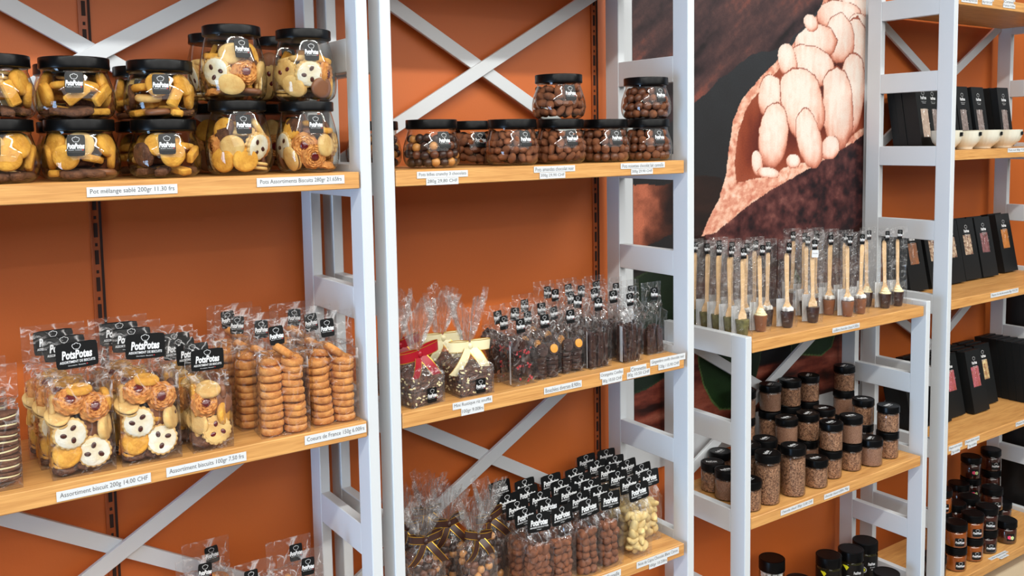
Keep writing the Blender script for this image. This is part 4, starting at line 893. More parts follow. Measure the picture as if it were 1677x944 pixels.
for s in range(3):
    g = random.Random(s); mb = MB(); a, b, h = .0305, .030, .0205; nx, ny, nz = 14, 14, 5; v = []; f = []
    for i in range(nx + 1):
        for j in range(ny + 1):
            for k in range(nz + 1):
                pass
    mb.box(-a, a, -b, b, 0, h, bev=.0015); base = mb.mesh('rice_chocolate_bar', RICE); bm_me = base
    import bmesh
    bm = bmesh.new(); bm.from_mesh(base); bmesh.ops.subdivide_edges(bm, edges=bm.edges[:], cuts=7, use_grid_fill=True)
    for q in bm.verts: q.co += Vector((g.uniform(-1, 1), g.uniform(-1, 1), g.uniform(-1, 1))) * .0011
    bm.to_mesh(base); bm.free(); RBAR.append(base)
PUFF = mk('puffed_rice', *ellipsoid(.0016, .0016, .0032, 7, 5), CREAM)
for i, (x, y, cl, lb, tn) in enumerate([(.699, .046, 'red', 'cellophane bag of rice chocolate bars tied with a red ribbon, front one', .12), (.704, .122, 'red', 'cellophane bag of chocolate bars with red ribbon, rear one behind the post', 0),
    (.797, .046, 'cream', 'cellophane bag of rice chocolate bars with a cream bow, front one', -.04), (.792, .128, 'cream', 'cellophane bag of rice chocolate bars with a cream bow, rear one', 0)]):
    t = thing('ribboned_bag', lb, 'gift bag', (x, y, z2), tn, 'cellophane bags of puffed rice chocolate bars'); g = random.Random(i)
    ob('cellophane_wrap', CEL_BLOCK[i % 3], t); ob('ribbon_bow', BOWS[cl], t, (0, -.001, .080), (0.0, -.1 if cl == 'red' else .06, 0)); ob('sticker', SQS, t, (.006, -.0345, .016), (0, 0, 0))
    for k in range(2):
        b = ob('rice_chocolate_bar', RBAR[(i + k) % 3], t, (0, 0, .002 + k * .0225), (0, 0, g.uniform(-.05, .05)))
    for q in range(46):
        sd = g.random(); zz = g.uniform(.004, .044)
        if sd < .6: p = (g.uniform(-.029, .029), -.0305, zz)
        else: p = (-.0308, g.uniform(-.028, .028), zz)
        ob('puffed_rice', PUFF, t, p, (g.uniform(0, 3), g.uniform(0, 3), g.uniform(0, 3)))
CEL_NUT = [cello_mesh(.062, .046, .088, .118, .180, s, .034) for s in (11, 12, 13)]
BALLS = [nut('ball', m_, 'crunchy_ball') for m_ in (DARKNUT, MILKNUT, CARAMEL, DARKNUT, MILKNUT)]
PB = pile_mesh('crunchy_ball_filling', lambda z: (.020, .012), .002, .080, DARKNUT, NUT_R['ball'], random.Random(1), .0078, [DARKNUT, MILKNUT])
for i, (x, y, lb) in enumerate([(.733, .098, 'brown ribboned cellophane bag of chocolate balls next to the white post, front one'), (.812, .056, 'brown ribboned cellophane bag of chocolate balls with hanging ribbon tails, frontmost'), (.869, .108, 'brown ribboned cellophane bag of chocolate balls beside the header card bags'),
    (.732, .166, 'brown ribboned cellophane bag of chocolate balls second behind the white post'), (.801, .134, 'brown ribboned cellophane bag of chocolate balls in the middle of the group'), (.795, .203, 'brown ribboned cellophane bag of chocolate balls against the wall')]):
    t = thing('ribboned_bag', lb, 'gift bag', (x, y, z3), rnd.uniform(-.15, .15), 'cellophane bags of crunchy chocolate balls'); g = random.Random(500 + i)
    ob('cellophane_wrap', CEL_NUT[i % 3], t); ob('ribbon_bow', BOWS['brown'][i % 2], t, (0, -.001, .118), (0, rnd.uniform(-.12, .12), 0))
    fill_nuts(t, rectp(.058, .042), .002, .088, BALLS, g, .0076); o = ob('crunchy_ball_filling', PB, t); o['kind'] = 'stuff'
# ---------------------------------------------------------------- header card nut bags
NB = [bag_mesh(.049, .030, .086, .140, s, 1.0, .0016, top=.80) for s in (31, 32, 33)]
NPILE = {k: pile_mesh(nmn, lambda z: (.0215, .0125), .0005, .080, mt_, NUT_R[k2], random.Random(2), .0072, None) for k, nmn, mt_, k2 in (('almond', 'coated_almond_filling', COCOA, 'almond'), ('hazel', 'coated_hazelnut_filling', COCOA, 'hazel'), ('cashew', 'coated_cashew_filling', CASHEW, 'cashew'))}
IPILE = {k: pile_mesh(nmn, lambda z: (.013, .0075), .0005, .078, mt_, NUT_R[k2], random.Random(2), .0074, None) for k, nmn, mt_, k2 in (('almond', 'coated_almond_filling', COCOA, 'almond'), ('hazel', 'coated_hazelnut_filling', COCOA, 'hazel'), ('cashew', 'coated_cashew_filling', CASHEW, 'cashew'))}
ORD = ['front', 'second', 'third', 'fourth', 'fifth', 'rearmost']
cols = [('almond', 'first column beside the ribboned bags', [(.922, .022), (.916, .056), (.923, .091), (.926, .127), (.952, .192)]), ('almond', 'second column', [(.973, .022), (.976, .066), (.983, .102), (.979, .137), (.996, .170)]),
        ('hazel', 'third column', [(1.034, .020), (1.040, .054), (1.043, .090), (1.051, .125), (1.053, .160)]), ('hazel', 'fourth column', [(1.088, .022), (1.091, .056), (1.098, .090), (1.102, .124), (1.113, .158)]),
        ('cashew', 'fifth column', [(1.160, .022), (1.168, .058), (1.170, .094), (1.176, .131), (1.177, .166), (1.180, .205)]), ('cashew', 'last column beside the post', [(1.224, .060), (1.236, .095), (1.228, .130), (1.224, .164), (1.235, .205)])]
for ci, (kd, cn, L_) in enumerate(cols):
    kn = {'almond': 'cocoa almonds', 'hazel': 'cocoa hazelnuts', 'cashew': 'ivory coated cashews'}[kd]
    for ri, (x, y) in enumerate(L_):
        g = random.Random(600 + ci * 10 + ri); t = thing('nut_bag', f'header card bag of {kn}, {ORD[ri]} in the {cn}', 'bag of nuts', (x, y, z3), rnd.uniform(-.06, .06), 'header card bags of coated nuts')
        ob('clear_bag', NB[(ci + ri) % 3], t); ob('header_card', HEADER, t, (0, -.006, .127), (-.10, g.uniform(-.07, .07), 0))
        name = {'almond': 'coated_almond', 'hazel': 'coated_hazelnut', 'cashew': 'coated_cashew'}[kd]
        if ri < 2 or (ci == 5 and ri < 3):
            ms = [nut(kd, CASHEW if kd == 'cashew' else COCOA, name)]
            fill_nuts(t, rectp(.047, .029), .001, .080, ms, g, {'almond': .0072, 'hazel': .0080, 'cashew': .0086}[kd]); o = ob(name + '_filling', IPILE[kd], t)
        else: o = ob(name + '_filling', NPILE[kd], t)
        o['kind'] = 'stuff'
# ---------------------------------------------------------------- chocolate spoons
def spoon_stick():
    pts = [(0, .0055), (.015, .0085), (.026, .0085), (.040, .0035), (.060, .0032), (.110, .0040), (.140, .0042), (.146, .0030), (.149, .0004)]; mb = MB(); v = []; f = []
    for z, a in pts:
        a *= 1.25
        for s, y in ((-a, -.0008), (a, -.0008), (a, .0008), (-a, .0008)): v.append((s, y, z))
    for i in range(len(pts) - 1):
        for k in range(4): f.append((i * 4 + k, i * 4 + (k + 1) % 4, i * 4 + 4 + (k + 1) % 4, i * 4 + 4 + k))
    f += [(3, 2, 1, 0), tuple(len(v) - 4 + k for k in range(4))]; mb.add(v, f); return mb.mesh('wooden_spoon', STICKW)
SPOON = spoon_stick()
CUP = {k: lathe([(.0001, .001), (.0105, .001), (.0115, .003), (.0150, .034), (.0146, .036), (.0001, .0365)], 14, cap0=False, cap1=False, wob=lambda a, z: 1 + .03 * math.cos(4 * a)).mesh('chocolate_cup', m_, True, 30) for k, m_ in (('green', MATCHA), ('dark', DARK), ('milk', MILK))}
def tops(kind):
    g = random.Random(5); mb = MB()
    if kind == 'cream':
        for k, (r, z) in enumerate(((.0138, .037), (.0105, .042), (.0065, .0465))):
            v, f = ellipsoid(r, r, .0045, 16, 8, .03, k); mb.add(v, f, 0, T_((0, 0, z)))
        return mb.mesh('cream_swirl', CREAM, True)
    for k in range(6):
        a = k * 1.05; mb.box(-.0048, .0048, -.0048, .0048, -.0040, .0048, bev=.0015, M=T_((.0082 * math.cos(a), .0082 * math.sin(a), .040 + g.uniform(0, .002))) @ Matrix.Rotation(g.uniform(0, 1.5), 4, 'Z') @ Matrix.Rotation(g.uniform(-.3, .3), 4, 'X'))
    return mb.mesh('marshmallow_topping', MARSH, True, 50)
TOPS = {'cream': tops('cream'), 'marsh': tops('marsh')}
def spoon_bag(seed):
    g = random.Random(seed); rows = []; n = 16
    for z, a, b in ((0, .0215, .013), (.010, .022, .0145), (.040, .0225, .013), (.062, .0235, .007), (.090, .0235, .0045), (.120, .0235, .004), (.155, .0235, .003), (.190, .0240, .0012), (.197, .0240, .0008)):
        rows.append([(a * max(-1, min(1, 1.25 * math.cos(2 * math.pi * k / n))) + g.uniform(-.0009, .0009), b * math.sin(2 * math.pi * k / n) + g.uniform(-.0016, .0016), z) for k in range(n)])
    v = [p for r in rows for p in r]; f = []
    for i in range(len(rows) - 1):
        for k in range(n):
            a, b, c, d = i * n + k, i * n + (k + 1) % n, (i + 1) * n + (k + 1) % n, (i + 1) * n + k; f += [(a, b, c), (a, c, d)]
    return mk('clear_sleeve', v, f, SLEEVE)
SB = [spoon_bag(s) for s in range(3)]; LEAFLET = (lambda mb: (mb.box(-.014, .014, 0, .0005, 0, .062), mb.mesh('paper_leaflet', PAPER))[1])(MB())
MINI = (lambda mb: (rrect_grid(mb, .017, .017, 0), add_text(mb, 'chocolat', 0, .001, -.0003, .013, None, 1), mb.mesh('paper_sticker', [PAPER, GREYINK]))[2])(MB())
SP = [(1.488, .048, 'green', None, 'green tea chocolate spoon in a clear sleeve, front of the green row'), (1.490, .084, 'green', None, 'green tea chocolate spoon, second of the green row'), (1.491, .120, 'green', None, 'green tea chocolate spoon, third of the green row'), (1.493, .156, 'green', None, 'green tea chocolate spoon, fourth of the green row'), (1.492, .192, 'green', None, 'green tea chocolate spoon, fifth of the green row by the wall'),
 (1.556, .056, 'milk', 'cream', 'milk chocolate spoon with yellow cream top beside the green row, front one'), (1.555, .098, 'dark', 'marsh', 'dark chocolate spoon behind the yellow cream topped one'), (1.556, .140, 'dark', 'marsh', 'dark chocolate spoon third behind the yellow cream topped one'), (1.556, .180, 'dark', 'cream', 'chocolate spoon by the wall behind the yellow cream topped one'),
 (1.634, .047, 'dark', 'marsh', 'dark chocolate spoon with square white marshmallows, front of its row'), (1.612, .086, 'dark', 'marsh', 'dark chocolate spoon second behind the square marshmallow one'), (1.620, .128, 'dark', 'marsh', 'dark chocolate spoon third behind the square marshmallow one'),
 (1.722, .046, 'dark', None, 'plain dark chocolate spoon with an extra white sticker'), (1.768, .100, 'dark', None, 'dark chocolate spoon behind and right of the one with white sticker'),
 (1.843, .040, 'milk', 'marsh', 'milk chocolate spoon with white marshmallows, front one above the price tag'), (1.827, .080, 'milk', 'marsh', 'milk chocolate spoon with marshmallows, second in line'), (1.826, .118, 'milk', 'marsh', 'milk chocolate spoon with marshmallows, third in line'), (1.830, .156, 'milk', 'marsh', 'milk chocolate spoon with marshmallows, fourth in line'), (1.835, .194, 'milk', 'marsh', 'milk chocolate spoon with marshmallows by the mural'),
 (1.894, .042, 'milk', 'marsh', 'milk chocolate spoon with marshmallows, right front one'), (1.890, .084, 'milk', 'marsh', 'milk chocolate spoon with marshmallows, right line second'), (1.890, .126, 'milk', 'marsh', 'milk chocolate spoon with marshmallows, right line third'), (1.890, .168, 'milk', 'marsh', 'milk chocolate spoon with marshmallows, right line fourth'),
 (1.985, .086, 'dark', 'cream', 'dark chocolate spoon with yellow cream, rear of the three near the post'), (2.000, .046, 'dark', 'cream', 'dark chocolate spoon with yellow cream, middle of the three near the post'), (2.050, .044, 'dark', 'cream', 'dark chocolate spoon with yellow cream nearest the white post')]
for i, (x, y, k, tp, lb) in enumerate(SP):
    g = random.Random(700 + i); t = thing('chocolate_spoon', lb, 'chocolate spoon', (x, y, z2), g.uniform(-.42, -.18), 'hot chocolate spoons in clear sleeves')
    ob('chocolate_cup', CUP[k], t); ob('wooden_spoon', SPOON, t, (0, 0, .018), (g.uniform(-.03, .03), g.uniform(-.03, .03), g.uniform(-.3, .3))); ob('clear_sleeve', SB[i % 3], t); ob('paper_leaflet', LEAFLET, t, (-.0085, .0105, .001), (-.02, 0, g.uniform(-.25, -.05)), (.78, 1, 1))
    ob('sticker', SQT, t, (0, -.0045, .178), (0, g.uniform(-.08, .08), 0))
    if tp: ob(nm(TOPS[tp]), TOPS[tp], t)
    if 'extra' in lb: ob('paper_sticker', MINI, t, (0, -.0065, .158), (0, .04, 0))
# ---------------------------------------------------------------- hot chocolate jars
def round_jar(r, h, lidh):
    prof = [(r * .86, 0), (r * .93, .0006), (r * .975, .0020), (r, .005), (r, h - lidh - .007), (r * .97, h - lidh - .003), (r * .90, h - lidh), (r * .90, h - .002)]
    return prof, glass_mesh(prof, False), lid_mesh(r * 1.035, h - lidh, h)
def flakes_mesh(r, h, mt):
    g = random.Random(3); prof = [(r * .8, .0018), (r * .955, .003), (r * .97, .006), (r * .97, h)]; mb = lathe(prof + [(r * .6, h + .001), (.0001, h + .002)], 40, cap1=False)
    return mb.mesh('chocolate_flakes', mt, True, 60)
def flake_mat(name, c1, c2, c3, sc_):
    m = bpy.data.materials.new(name); m.use_nodes = True; nt = m.node_tree; b = nt.nodes['Principled BSDF']; tc = nt.nodes.new('ShaderNodeTexCoord')
    mp = nt.nodes.new('ShaderNodeMapping'); mp.inputs['Scale'].default_value = (1, 1, .7); nt.links.new(tc.outputs['Object'], mp.inputs[0])
    v = nt.nodes.new('ShaderNodeTexVoronoi'); v.inputs['Scale'].default_value = sc_; nt.links.new(mp.outputs[0], v.inputs['Vector'])
    r = nt.nodes.new('ShaderNodeValToRGB'); e = r.color_ramp.elements; e[0].color = (*lin(c1), 1); e[1].color = (*lin(c3), 1); q = e.new(.35); q.color = (*lin(c2), 1); e[2].position = .75
    nt.links.new(v.outputs['Color'], r.inputs[0]); nt.links.new(r.outputs[0], b.inputs['Base Color']); b.inputs['Roughness'].default_value = .7
    bp = nt.nodes.new('ShaderNodeBump'); bp.inputs['Strength'].default_value = .9; bp.inputs['Distance'].default_value = .002; nt.links.new(v.outputs['Distance'], bp.inputs['Height']); nt.links.new(bp.outputs[0], b.inputs['Normal'])
    return m
FLK = [flake_mat('chocolate_flake', (66, 38, 28), (132, 90, 66), (176, 130, 100), 420), flake_mat('cocoa_powder', (124, 82, 62), (152, 108, 86), (172, 128, 104), 900)]
PS, GS, LS = round_jar(.0262, .0655, .0165); PT, GT, LT = round_jar(.0272, .112, .0180)
FS = [flakes_mesh(.0262, .0445, m_) for m_ in FLK]; FT = [flakes_mesh(.0272, .083, m_) for m_ in FLK]
def lid_print(r):
    mb = MB()
    V, Fc = text_geo('PotsPotes', r * .95, r * .34, .15, .03); mb.add([(p[0] - r * .1, p[1] + r * .08, 0) for p in V], Fc, 0)
    V, Fc = text_geo('chocolat chaud', r * .8, r * .12); mb.add([(p[0] - r * .05, p[1] - r * .22, 0) for p in V], Fc, 0)
    return mb.mesh('lid_print', INK)
LP = lid_print(.026)
def choc_jar(x, y, z, label, seed, tall=False, mt=0, sc_=1.0):
    g = random.Random(seed); t = thing('hot_chocolate_jar', label, 'jar', (x, y, z), g.uniform(-.5, .5) , 'black lidded jars of hot chocolate flakes')
    s = (sc_, sc_, 1)
    ob('glass', GT if tall else GS, t, scale=s); ob('lid', LT if tall else LS, t, scale=s); o = ob('chocolate_flakes', (FT if tall else FS)[mt], t, scale=s); o['kind'] = 'stuff'
    ob('lid_print', LP, t, (0, 0, (.112 if tall else .0655) - .0002), (0, 0, g.uniform(-.3, .3))); return t
LV = ['bottom', 'second', 'top']
CJ = [(1.563, .040, 1, 1, 'tall jar of hot chocolate flakes, front one nearest the white post'), (1.645, .036, 1, 1, 'tall jar of hot chocolate flakes, front one right of the other tall jar'), (1.572, .102, 1, 1, 'tall jar of hot chocolate flakes, second row nearest the white post'), (1.634, .106, 1, 1, 'tall jar of hot chocolate flakes, second row, lid print showing'),
      (1.727, .036, 0, 1, 'single small hot chocolate jar at the front, right of the tall jars'), (1.802, .052, 0, 2, 'small hot chocolate jar, front stack before the first price tag gap'), (1.882, .054, 0, 2, 'small hot chocolate jar, front stack in the middle of the board'), (1.948, .044, 0, 1, 'single wider hot chocolate jar at the front, powder filled'), (2.028, .050, 0, 2, 'small hot chocolate jar, front stack next to the end post'),
      (2.030, .122, 0, 2, 'small hot chocolate jar, second row stack near the end post'), (2.058, .200, 0, 3, 'small hot chocolate jar, rear stack nearest the end post'), (1.907, .198, 0, 3, 'small hot chocolate jar, rear stack at the middle of the mural'), (1.835, .198, 0, 3, 'small hot chocolate jar, rear stack second from the middle'), (1.762, .200, 0, 3, 'small hot chocolate jar, rear stack third from the middle'),
      (1.748, .138, 0, 2, 'small hot chocolate jar, second row stack behind the tall jars'), (1.818, .130, 0, 2, 'small hot chocolate jar, second row stack left of the middle'), (1.883, .132, 0, 2, 'small hot chocolate jar, second row stack at the middle'), (1.503, .040, 0, 1, 'small hot chocolate jar half hidden behind the low unit post'),
      (1.519, .160, 0, 1, 'small hot chocolate jar seen through the side frame, rear one'), (1.508, .108, 0, 1, 'small hot chocolate jar seen through the side frame, front one'), (1.588, .200, 0, 1, 'small hot chocolate jar by the mural seen through the side frame'), (1.668, .200, 0, 3, 'small hot chocolate jar, rear stack seen through the side frame')]
for i, (x, y, tall, n, lb) in enumerate(CJ):
    for k in range(n):
        l2 = lb if n == 1 else lb.replace('small hot chocolate jar', f'small hot chocolate jar {["at the bottom", "on top" if n == 2 else "in the middle", "on top"][k]}')
        choc_jar(x + (k * .0015), y, z3 + k * .0657, l2, 800 + i * 5 + k, bool(tall), 1 if (i + k) % 4 == 3 or 'powder' in lb else 0, 1.07 if 'wider' in lb else 1.0)
# ---------------------------------------------------------------- lowest board of the low unit
z4 = ST[4]
PW, GW, LW = round_jar(.031, .120, .026)
BODYL = lathe([(.0316, .012), (.0316, .0885)], 40, cap0=False, cap1=False)
def pot_label():
    mb = MB(); mb.add(BODYL.v, BODYL.f, 0); P = [(.0316, 0), (.0316, .12)]
    c = MB(); rrect_grid(c, .02, .001, 0, 1)
    q = MB(); add_text(q, 'PotsPotes', .014, .012, -.0003, .020, .008, 1, .1, .03); add_text(q, 'thé matcha', .016, .003, -.0003, .014, .003, 1); add_text(q, 'latte', .016, -.003, -.0003, .007, .003, 1)
    q.add([(-.024, -.0003, .030), (-.012, -.0003, .030), (-.008, -.0003, .026), (-.014, -.0003, .017)], [(0, 3, 2, 1)], 2)
    for r, m_, e in ((.0085, 1, -.0003), (.0070, 3, -.0005), (.0045, 2, -.0007)):
        n = 20; q.add([(-.008 + r * math.cos(2 * math.pi * k / n), e, -.004 + r * math.sin(2 * math.pi * k / n)) for k in range(n)], [tuple(range(n))], m_)
    w2 = wrap(q, P, .0565); mb = join(mb, w2); return mb.mesh('printed_sleeve', [CARD, INK, YELTAG, MATCHA], True, 60)
PLAB = pot_label(); FP = flakes_mesh(.031, .080, MATCHA); FW = flakes_mesh(.031, .080, MARSH)
for (x, y, lb) in [(1.924, .141, 'black labelled pot with yellow corner, nearest of the three'), (1.998, .128, 'black labelled pot with yellow corner, middle of the three'), (2.071, .136, 'black labelled pot with yellow corner, beside the end frame')]:
    t = thing('drink_powder_pot', lb, 'pot', (x, y, z4), -.85, 'black labelled powder pots'); ob('glass', GW, t); ob('lid', LW, t); ob('printed_sleeve', PLAB, t); o = ob('matcha_powder', FP, t); o['kind'] = 'stuff'
t = thing('marshmallow_jar', 'black lidded jar of small white marshmallows behind the low unit post', 'jar', (1.770, .225 - .03, z4)); ob('glass', GW, t, scale=(1, 1, 1.12)); ob('lid', LW, t, scale=(1, 1, 1.12))
MM = mk('marshmallow', *ellipsoid(.0065, .0065, .0055, 10, 7), MARSH, None, True)
g = random.Random(9); fill_nuts(t, circ([(.031, 0), (.031, .2)]), .001, .098, [MM], g, .0075); pm = pile_mesh('marshmallow_filling', lambda z: (.018, .018), .002, .094, MARSH, (.0065, .0065, .0055), g, .0066); o = ob('marshmallow_filling', pm, t); o['kind'] = 'stuff'
for (x, y, h, lb) in [(1.790, .128, .100, 'dark pot with only its black lid showing beside the marshmallow jar'), (2.010, .034, .090, 'pot with only its black lid showing at the bottom, next to the end post')]:
    t = thing('drink_powder_pot', lb, 'pot', (x, y, z4), 0); ob('glass', GW, t, scale=(1, 1, h / .12)); ob('lid', LW, t, scale=(1, 1, h / .12)); o = ob('cocoa_powder', FP, t, scale=(1, 1, h / .12)); o['kind'] = 'stuff'
# ---------------------------------------------------------------- white bowls and leaning cartons
def bowl(r, h, ribs, tw):
    prof = [(r * .46, 0), (r * .50, .0015), (r * .50, .004), (r * .62, .009), (r * .86, .020), (r * .97, .034), (r, h), (r * .965, h), (r * .93, .034), (r * .8, .020), (r * .4, .009), (.0001, .008)]
    return lathe(prof, 96, cap1=False, wob=lambda a, z: 1 + (.012 * math.cos(ribs * a + tw * z) if .008 < z < h - .002 else 0)).mesh('bowl', PORC, True, 50)
BW = [bowl(.044, .050, 30, 0), bowl(.040, .048, 26, 300), bowl(.038, .050, 24, -300), bowl(.064, .052, 48, 0)]
def bowl_tag(txt, r):
    mb = MB(); rrect_grid(mb, .036, .0095, 0); add_text(mb, txt, .008, 0, -.0003, .018, .006, 1, 0, .02); return wrap(mb, [(r * .99, 0), (r * 1.02, .06)], .040).mesh('name_strip', [CARD, INK])
for i, (x, y, k, txt, lb) in enumerate([(2.262, .050, 2, 'Cassis', 'small white ribbed bowl half hidden behind the white post'), (2.345, .048, 1, 'Citron', 'small white bowl with slanted ribs beside the post'), (2.447, .060, 0, 'Noir', 'white bowl with straight ribs, widest in view'), (2.560, .062, 3, 'Caramel', 'white bowl with slanted ribs above the price tag, furthest from the post')]):
    if k == 3: k = 0
    t = thing('bowl', lb, 'bowl', (x, y, z1), 0, 'white porcelain bowls'); r = [.044, .040, .038][k]
    s = 1.18 if i >= 2 else 1.0; ob('bowl', BW[k], t, scale=(s, s, 1)); ob('name_strip', bowl_tag(txt, r * s), t, (0, 0, 0), (0, 0, .35))
def carton(w_, h, d, win, name='carton'):
    """upright carton with a cut-out window on its face (-Y), base at z=0, front at y=0; win=(z0,z1,inset x)"""
    mb = MB(); a = w_ / 2; z0, z1, ix = win; dp = .006
    mb.add([(-a, 0, 0), (a, 0, 0), (a, 0, z0), (-a, 0, z0), (-a, 0, z1), (a, 0, z1), (a, 0, h), (-a, 0, h), (-a + ix, 0, z0), (a - ix, 0, z0), (a - ix, 0, z1), (-a + ix, 0, z1)], [(0, 1, 2, 3), (4, 5, 6, 7), (3, 8, 11, 4), (9, 2, 5, 10)])
    mb.add([(-a + ix, 0, z0), (a - ix, 0, z0), (a - ix, 0, z1), (-a + ix, 0, z1), (-a + ix, dp, z0), (a - ix, dp, z0), (a - ix, dp, z1), (-a + ix, dp, z1)], [(0, 4, 5, 1), (1, 5, 6, 2), (2, 6, 7, 3), (3, 7, 4, 0), (4, 7, 6, 5)])
    mb.add([(-a, 0, 0), (a, 0, 0), (a, d, 0), (-a, d, 0), (-a, 0, h), (a, 0, h), (a, d, h), (-a, d, h)], [(3, 2, 1, 0), (4, 5, 6, 7), (1, 2, 6, 5), (2, 3, 7, 6), (3, 0, 4, 7)])
    hat(mb, 0, h - .024, .010, -.0003, 1); add_text(mb, 'PotsPotes', 0, h - .036, -.0003, .026, .009, 1, .12, .035); add_text(mb, 'Tablette de chocolat', 0, h - .046, -.0003, .022, .0022, 1); add_text(mb, 'artisanale', 0, h - .0500, -.0003, .016, .0022, 1)
    return mb.mesh('carton', [BOXM, INK])
def bar_mat(nme, c1, c2, sc_, rough=.4): return mat(nme, c1, rough, bump=.5, bscale=sc_ * 2, var=c2, vscale=sc_)
BARS = {'nut': bar_mat('bar_nut', (214, 190, 160), (112, 66, 44), 130), 'red': bar_mat('bar_berry', (96, 52, 44), (150, 90, 92), 70), 'orange': bar_mat('bar_caramel', (206, 132, 56), (190, 116, 46), 40), 'pink': bar_mat('bar_pink', (196, 104, 120), (170, 84, 70), 60),
        'white': bar_mat('bar_white', (238, 218, 160), (150, 84, 48), 70), 'milk': bar_mat('bar_milk', (134, 90, 66), (110, 70, 50), 50), 'grey': bar_mat('bar_pave', (160, 144, 138), (128, 112, 106), 90, .35), 'pale': bar_mat('bar_pale', (214, 194, 176), (186, 160, 142), 60, .35), 'almond': bar_mat('bar_almond', (128, 96, 76), (168, 104, 62), 60)}
C1 = carton(.066, .172, .020, (.030, .108, .014)); C2 = carton(.080, .176, .022, (.070, .130, .018))
def bar_mesh(w_, win, mt):
    a = w_ / 2 - win[2] - .0015; mb = MB(); mb.box(-a, a, .0018, .0055, win[0] + .001, win[1] - .001, bev=.001); return mb.mesh('chocolate_bar', mt)
BM1 = {k: bar_mesh(.066, (.030, .108, .014), BARS[k]) for k in BARS}; BM2 = {k: bar_mesh(.080, (.070, .130, .018), BARS[k]) for k in BARS}
def pane(w_, win): mb = MB(); a = w_ / 2 - win[2]; mb.add([(-a, .0009, win[0]), (a, .0009, win[0]), (a, .0009, win[1]), (-a, .0009, win[1])], [(0, 1, 2, 3)]); return mb.mesh('window_film', FILM)
PN1 = pane(.066, (.030, .108, .014)); PN2 = pane(.080, (.070, .130, .018))
def cartons(x, y, z, n, big, fl, label, lean=.20, pitch=.0228, dx=0.0, rz=0.0):
    g = random.Random(int(x * 1000)); cz = g.uniform(-.03, .03)
    for k in range(n):
        w_ = 'front one' if k == 0 else (['', 'second', 'third', 'fourth', 'fifth', 'sixth', 'seventh', 'eighth'][k] + ' in line')
        t = bpy.data.objects.new('chocolate_carton', None); COL.objects.link(t); t.empty_display_size = .02; t.location = (x + dx * k + g.uniform(-.001, .001), y + k * pitch, z + (.0222 if big else .0202) * math.sin(lean) + .0001); t.rotation_euler = (-lean, 0, rz + cz)
        t['label'] = f'{label}, {w_}'; t['category'] = 'chocolate box'; t['group'] = 'black window cartons of chocolate bars'
        ob('carton', C2 if big else C1, t)
        if k == 0: ob('chocolate_bar', (BM2 if big else BM1)[fl], t); ob('window_film', PN2 if big else PN1, t)
cartons(2.272, .100, z1, 4, False, 'pale', 'black carton with pale bar seen through the side frame', .16, .0206)
cartons(2.345, .118, z1, 4, False, 'grey', 'black carton behind the white post on the bowl board', .16, .0206)
cartons(2.432, .122, z1, 3, False, 'pale', 'black carton behind the small bowls, nearest the post', .16, .0206)
cartons(2.506, .124, z1, 3, False, 'grey', 'black carton with mauve bar behind the straight ribbed bowl', .16, .0206)
cartons(2.590, .124, z1, 3, False, 'grey', 'black carton with silvery bar behind the wide bowl', .16, .0206)
cartons(2.712, .118, z1, 4, False, 'grey', 'black carton with grey bar at the end of the bowl row', .14, .0206)
cartons(2.268, .116, z2, 3, True, 'almond', 'black carton with almond bar seen through the side frame')
cartons(2.372, .120, z2, 3, True, 'nut', 'black carton beside the almond one, hidden by the post')
cartons(2.470, .124, z2, 3, True, 'nut', 'black carton cut by the white post, nut bar', .20)
cartons(2.566, .130, z2, 2, True, 'nut', 'black carton with a pale nut bar in its window', .20)
cartons(2.655, .128, z2, 2, True, 'red', 'black carton with a red berry bar in its window', .20)
cartons(2.795, .140, z2, 2, True, 'orange', 'black carton with an orange caramel bar in its window', .20)
cartons(2.275, .110, z3, 3, True, 'pink', 'black carton behind the post on the third board', .20)
cartons(2.372, .100, z3, 4, True, 'milk', 'black carton beside the post on the third board', .20)
cartons(2.465, .112, z3, 3, True, 'pink', 'black carton half cut by the post on the third board', .20)
cartons(2.562, .094, z3, 4, True, 'pink', 'black carton with a pink bar in its window', .20)
cartons(2.658, .120, z3, 3, True, 'white', 'black carton with a white almond bar in its window', .20)
cartons(2.790, .046, z3, 7, True, 'milk', 'black carton in the long line at the end of the third board', .12, .0225)
# ---------------------------------------------------------------- jam and honey jars
PJ, GJ, LJ = round_jar(.0285, .0655, .0185)
def jam_body(mt): r = .0285; return lathe([(r * .86, .0015), (r * .94, .0025), (r * .965, .006), (r * .965, .0395), (r * .9, .042), (.0001, .042)], 40, cap1=False).mesh('jam_filling', mt, True, 50)
JB = {'amber': jam_body(AMBER), 'dark': jam_body(DARKJAM)}
JL = wrap(logo_card(.026, .022), [(.0287, 0), (.0287, .1)], .019).mesh('sticker', CARDM)
def flower_label():
    mb = MB(); rrect_grid(mb, .022, .020, 0)
    for cx, cz, c in ((-.004, 0, 1), (.004, -.001, 2)):
        for k in range(5):
            a = k * 1.257; n = 8; mb.add([(cx + .0032 * math.cos(a) + .0026 * math.cos(2 * math.pi * q / n), -.0003 - .0001 * k, cz + .0032 * math.sin(a) + .0026 * math.sin(2 * math.pi * q / n)) for q in range(n)], [tuple(range(n))], c)
    return wrap(mb, [(.0287, 0), (.0287, .1)], .022).mesh('sticker', [CARD, mat('pink_ink', (226, 70, 110), .6), mat('pale_green_ink', (196, 214, 150), .6)])
FL = flower_label()
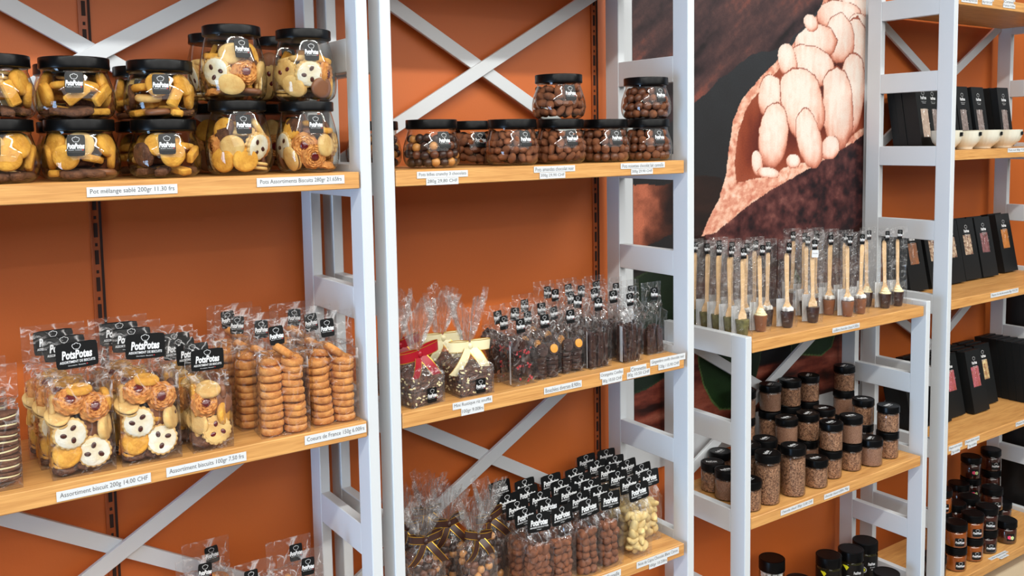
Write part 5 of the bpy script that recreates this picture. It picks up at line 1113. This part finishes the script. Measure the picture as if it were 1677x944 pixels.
def jam_jar(x, y, z, kind, lab, label, seed):
    g = random.Random(seed); t = thing('jam_jar', label, 'jar', (x, y, z), g.uniform(-.12, .08), 'black lidded jars of jam and honey')
    ob('glass', GJ, t); ob('lid', LJ, t); ob('jam_filling', JB[kind], t); ob('sticker', JL if lab == 'logo' else FL, t, (0, 0, 0), (0, 0, -.62))
for i, (x, y, n, kind, lab, lb) in enumerate([(2.345, .044, 2, 'amber', 'logo', 'amber honey jar, front stack nearest the post'), (2.438, .048, 2, 'amber', 'logo', 'amber honey jar, second front stack'), (2.517, .050, 2, 'dark', 'logo', 'dark red jam jar, third front stack'), (2.622, .048, 1, 'dark', 'flower', 'dark jam jar with flower sticker standing alone at the end'),
    (2.248, .046, 1, 'dark', 'logo', 'dark jam jar cut by the white post'), (2.380, .108, 3, 'amber', 'logo', 'amber honey jar, second row stack by the post'), (2.470, .116, 2, 'dark', 'logo', 'dark jam jar, second row behind the second stack'), (2.546, .118, 2, 'dark', 'logo', 'dark jam jar, second row behind the third stack'), (2.665, .112, 2, 'dark', 'logo', 'dark jam jar, second row behind the lone flower jar'),
    (2.696, .195, 3, 'dark', 'flower', 'dark jam jar with flower sticker, tall rear stack'), (2.806, .192, 3, 'dark', 'logo', 'dark jam jar, tall rear stack beside the end frame'), (2.620, .190, 2, 'dark', 'logo', 'dark jam jar, rear stack in the middle'), (2.745, .125, 1, 'dark', 'logo', 'dark jam jar alone near the end frame')]):
    for k in range(n): jam_jar(x, y, z4 + k * .0657, kind, lab, lb if n == 1 else f'{lb}, {["at the bottom", "on top" if n == 2 else "in the middle", "on top"][k]}', 900 + i * 4 + k)
# ---------------------------------------------------------------- beyond the last unit
mb = MB(); mb.box(0, .75, 0, .245, 0, 1.03, bev=.004); mb.box(.01, .74, -.003, .001, .06, 1.0, bev=.001)
o = ob('low_cabinet', mb.mesh('low_cabinet', BLKCAB), None, (2.93, .010, 0)); tag(o, 'black cabinet standing beyond the last white shelving unit', 'cabinet')
mb = MB(); mb.box(-.17, .17, -.09, .09, 0, .24, bev=.002); mb.box(-.165, .165, -.0915, -.09, .10, .11)
o = ob('cardboard_box', mb.mesh('cardboard_box', KRAFT), None, (2.66, .12, .001)); tag(o, 'beige cardboard box under the lowest board of the last unit', 'box')
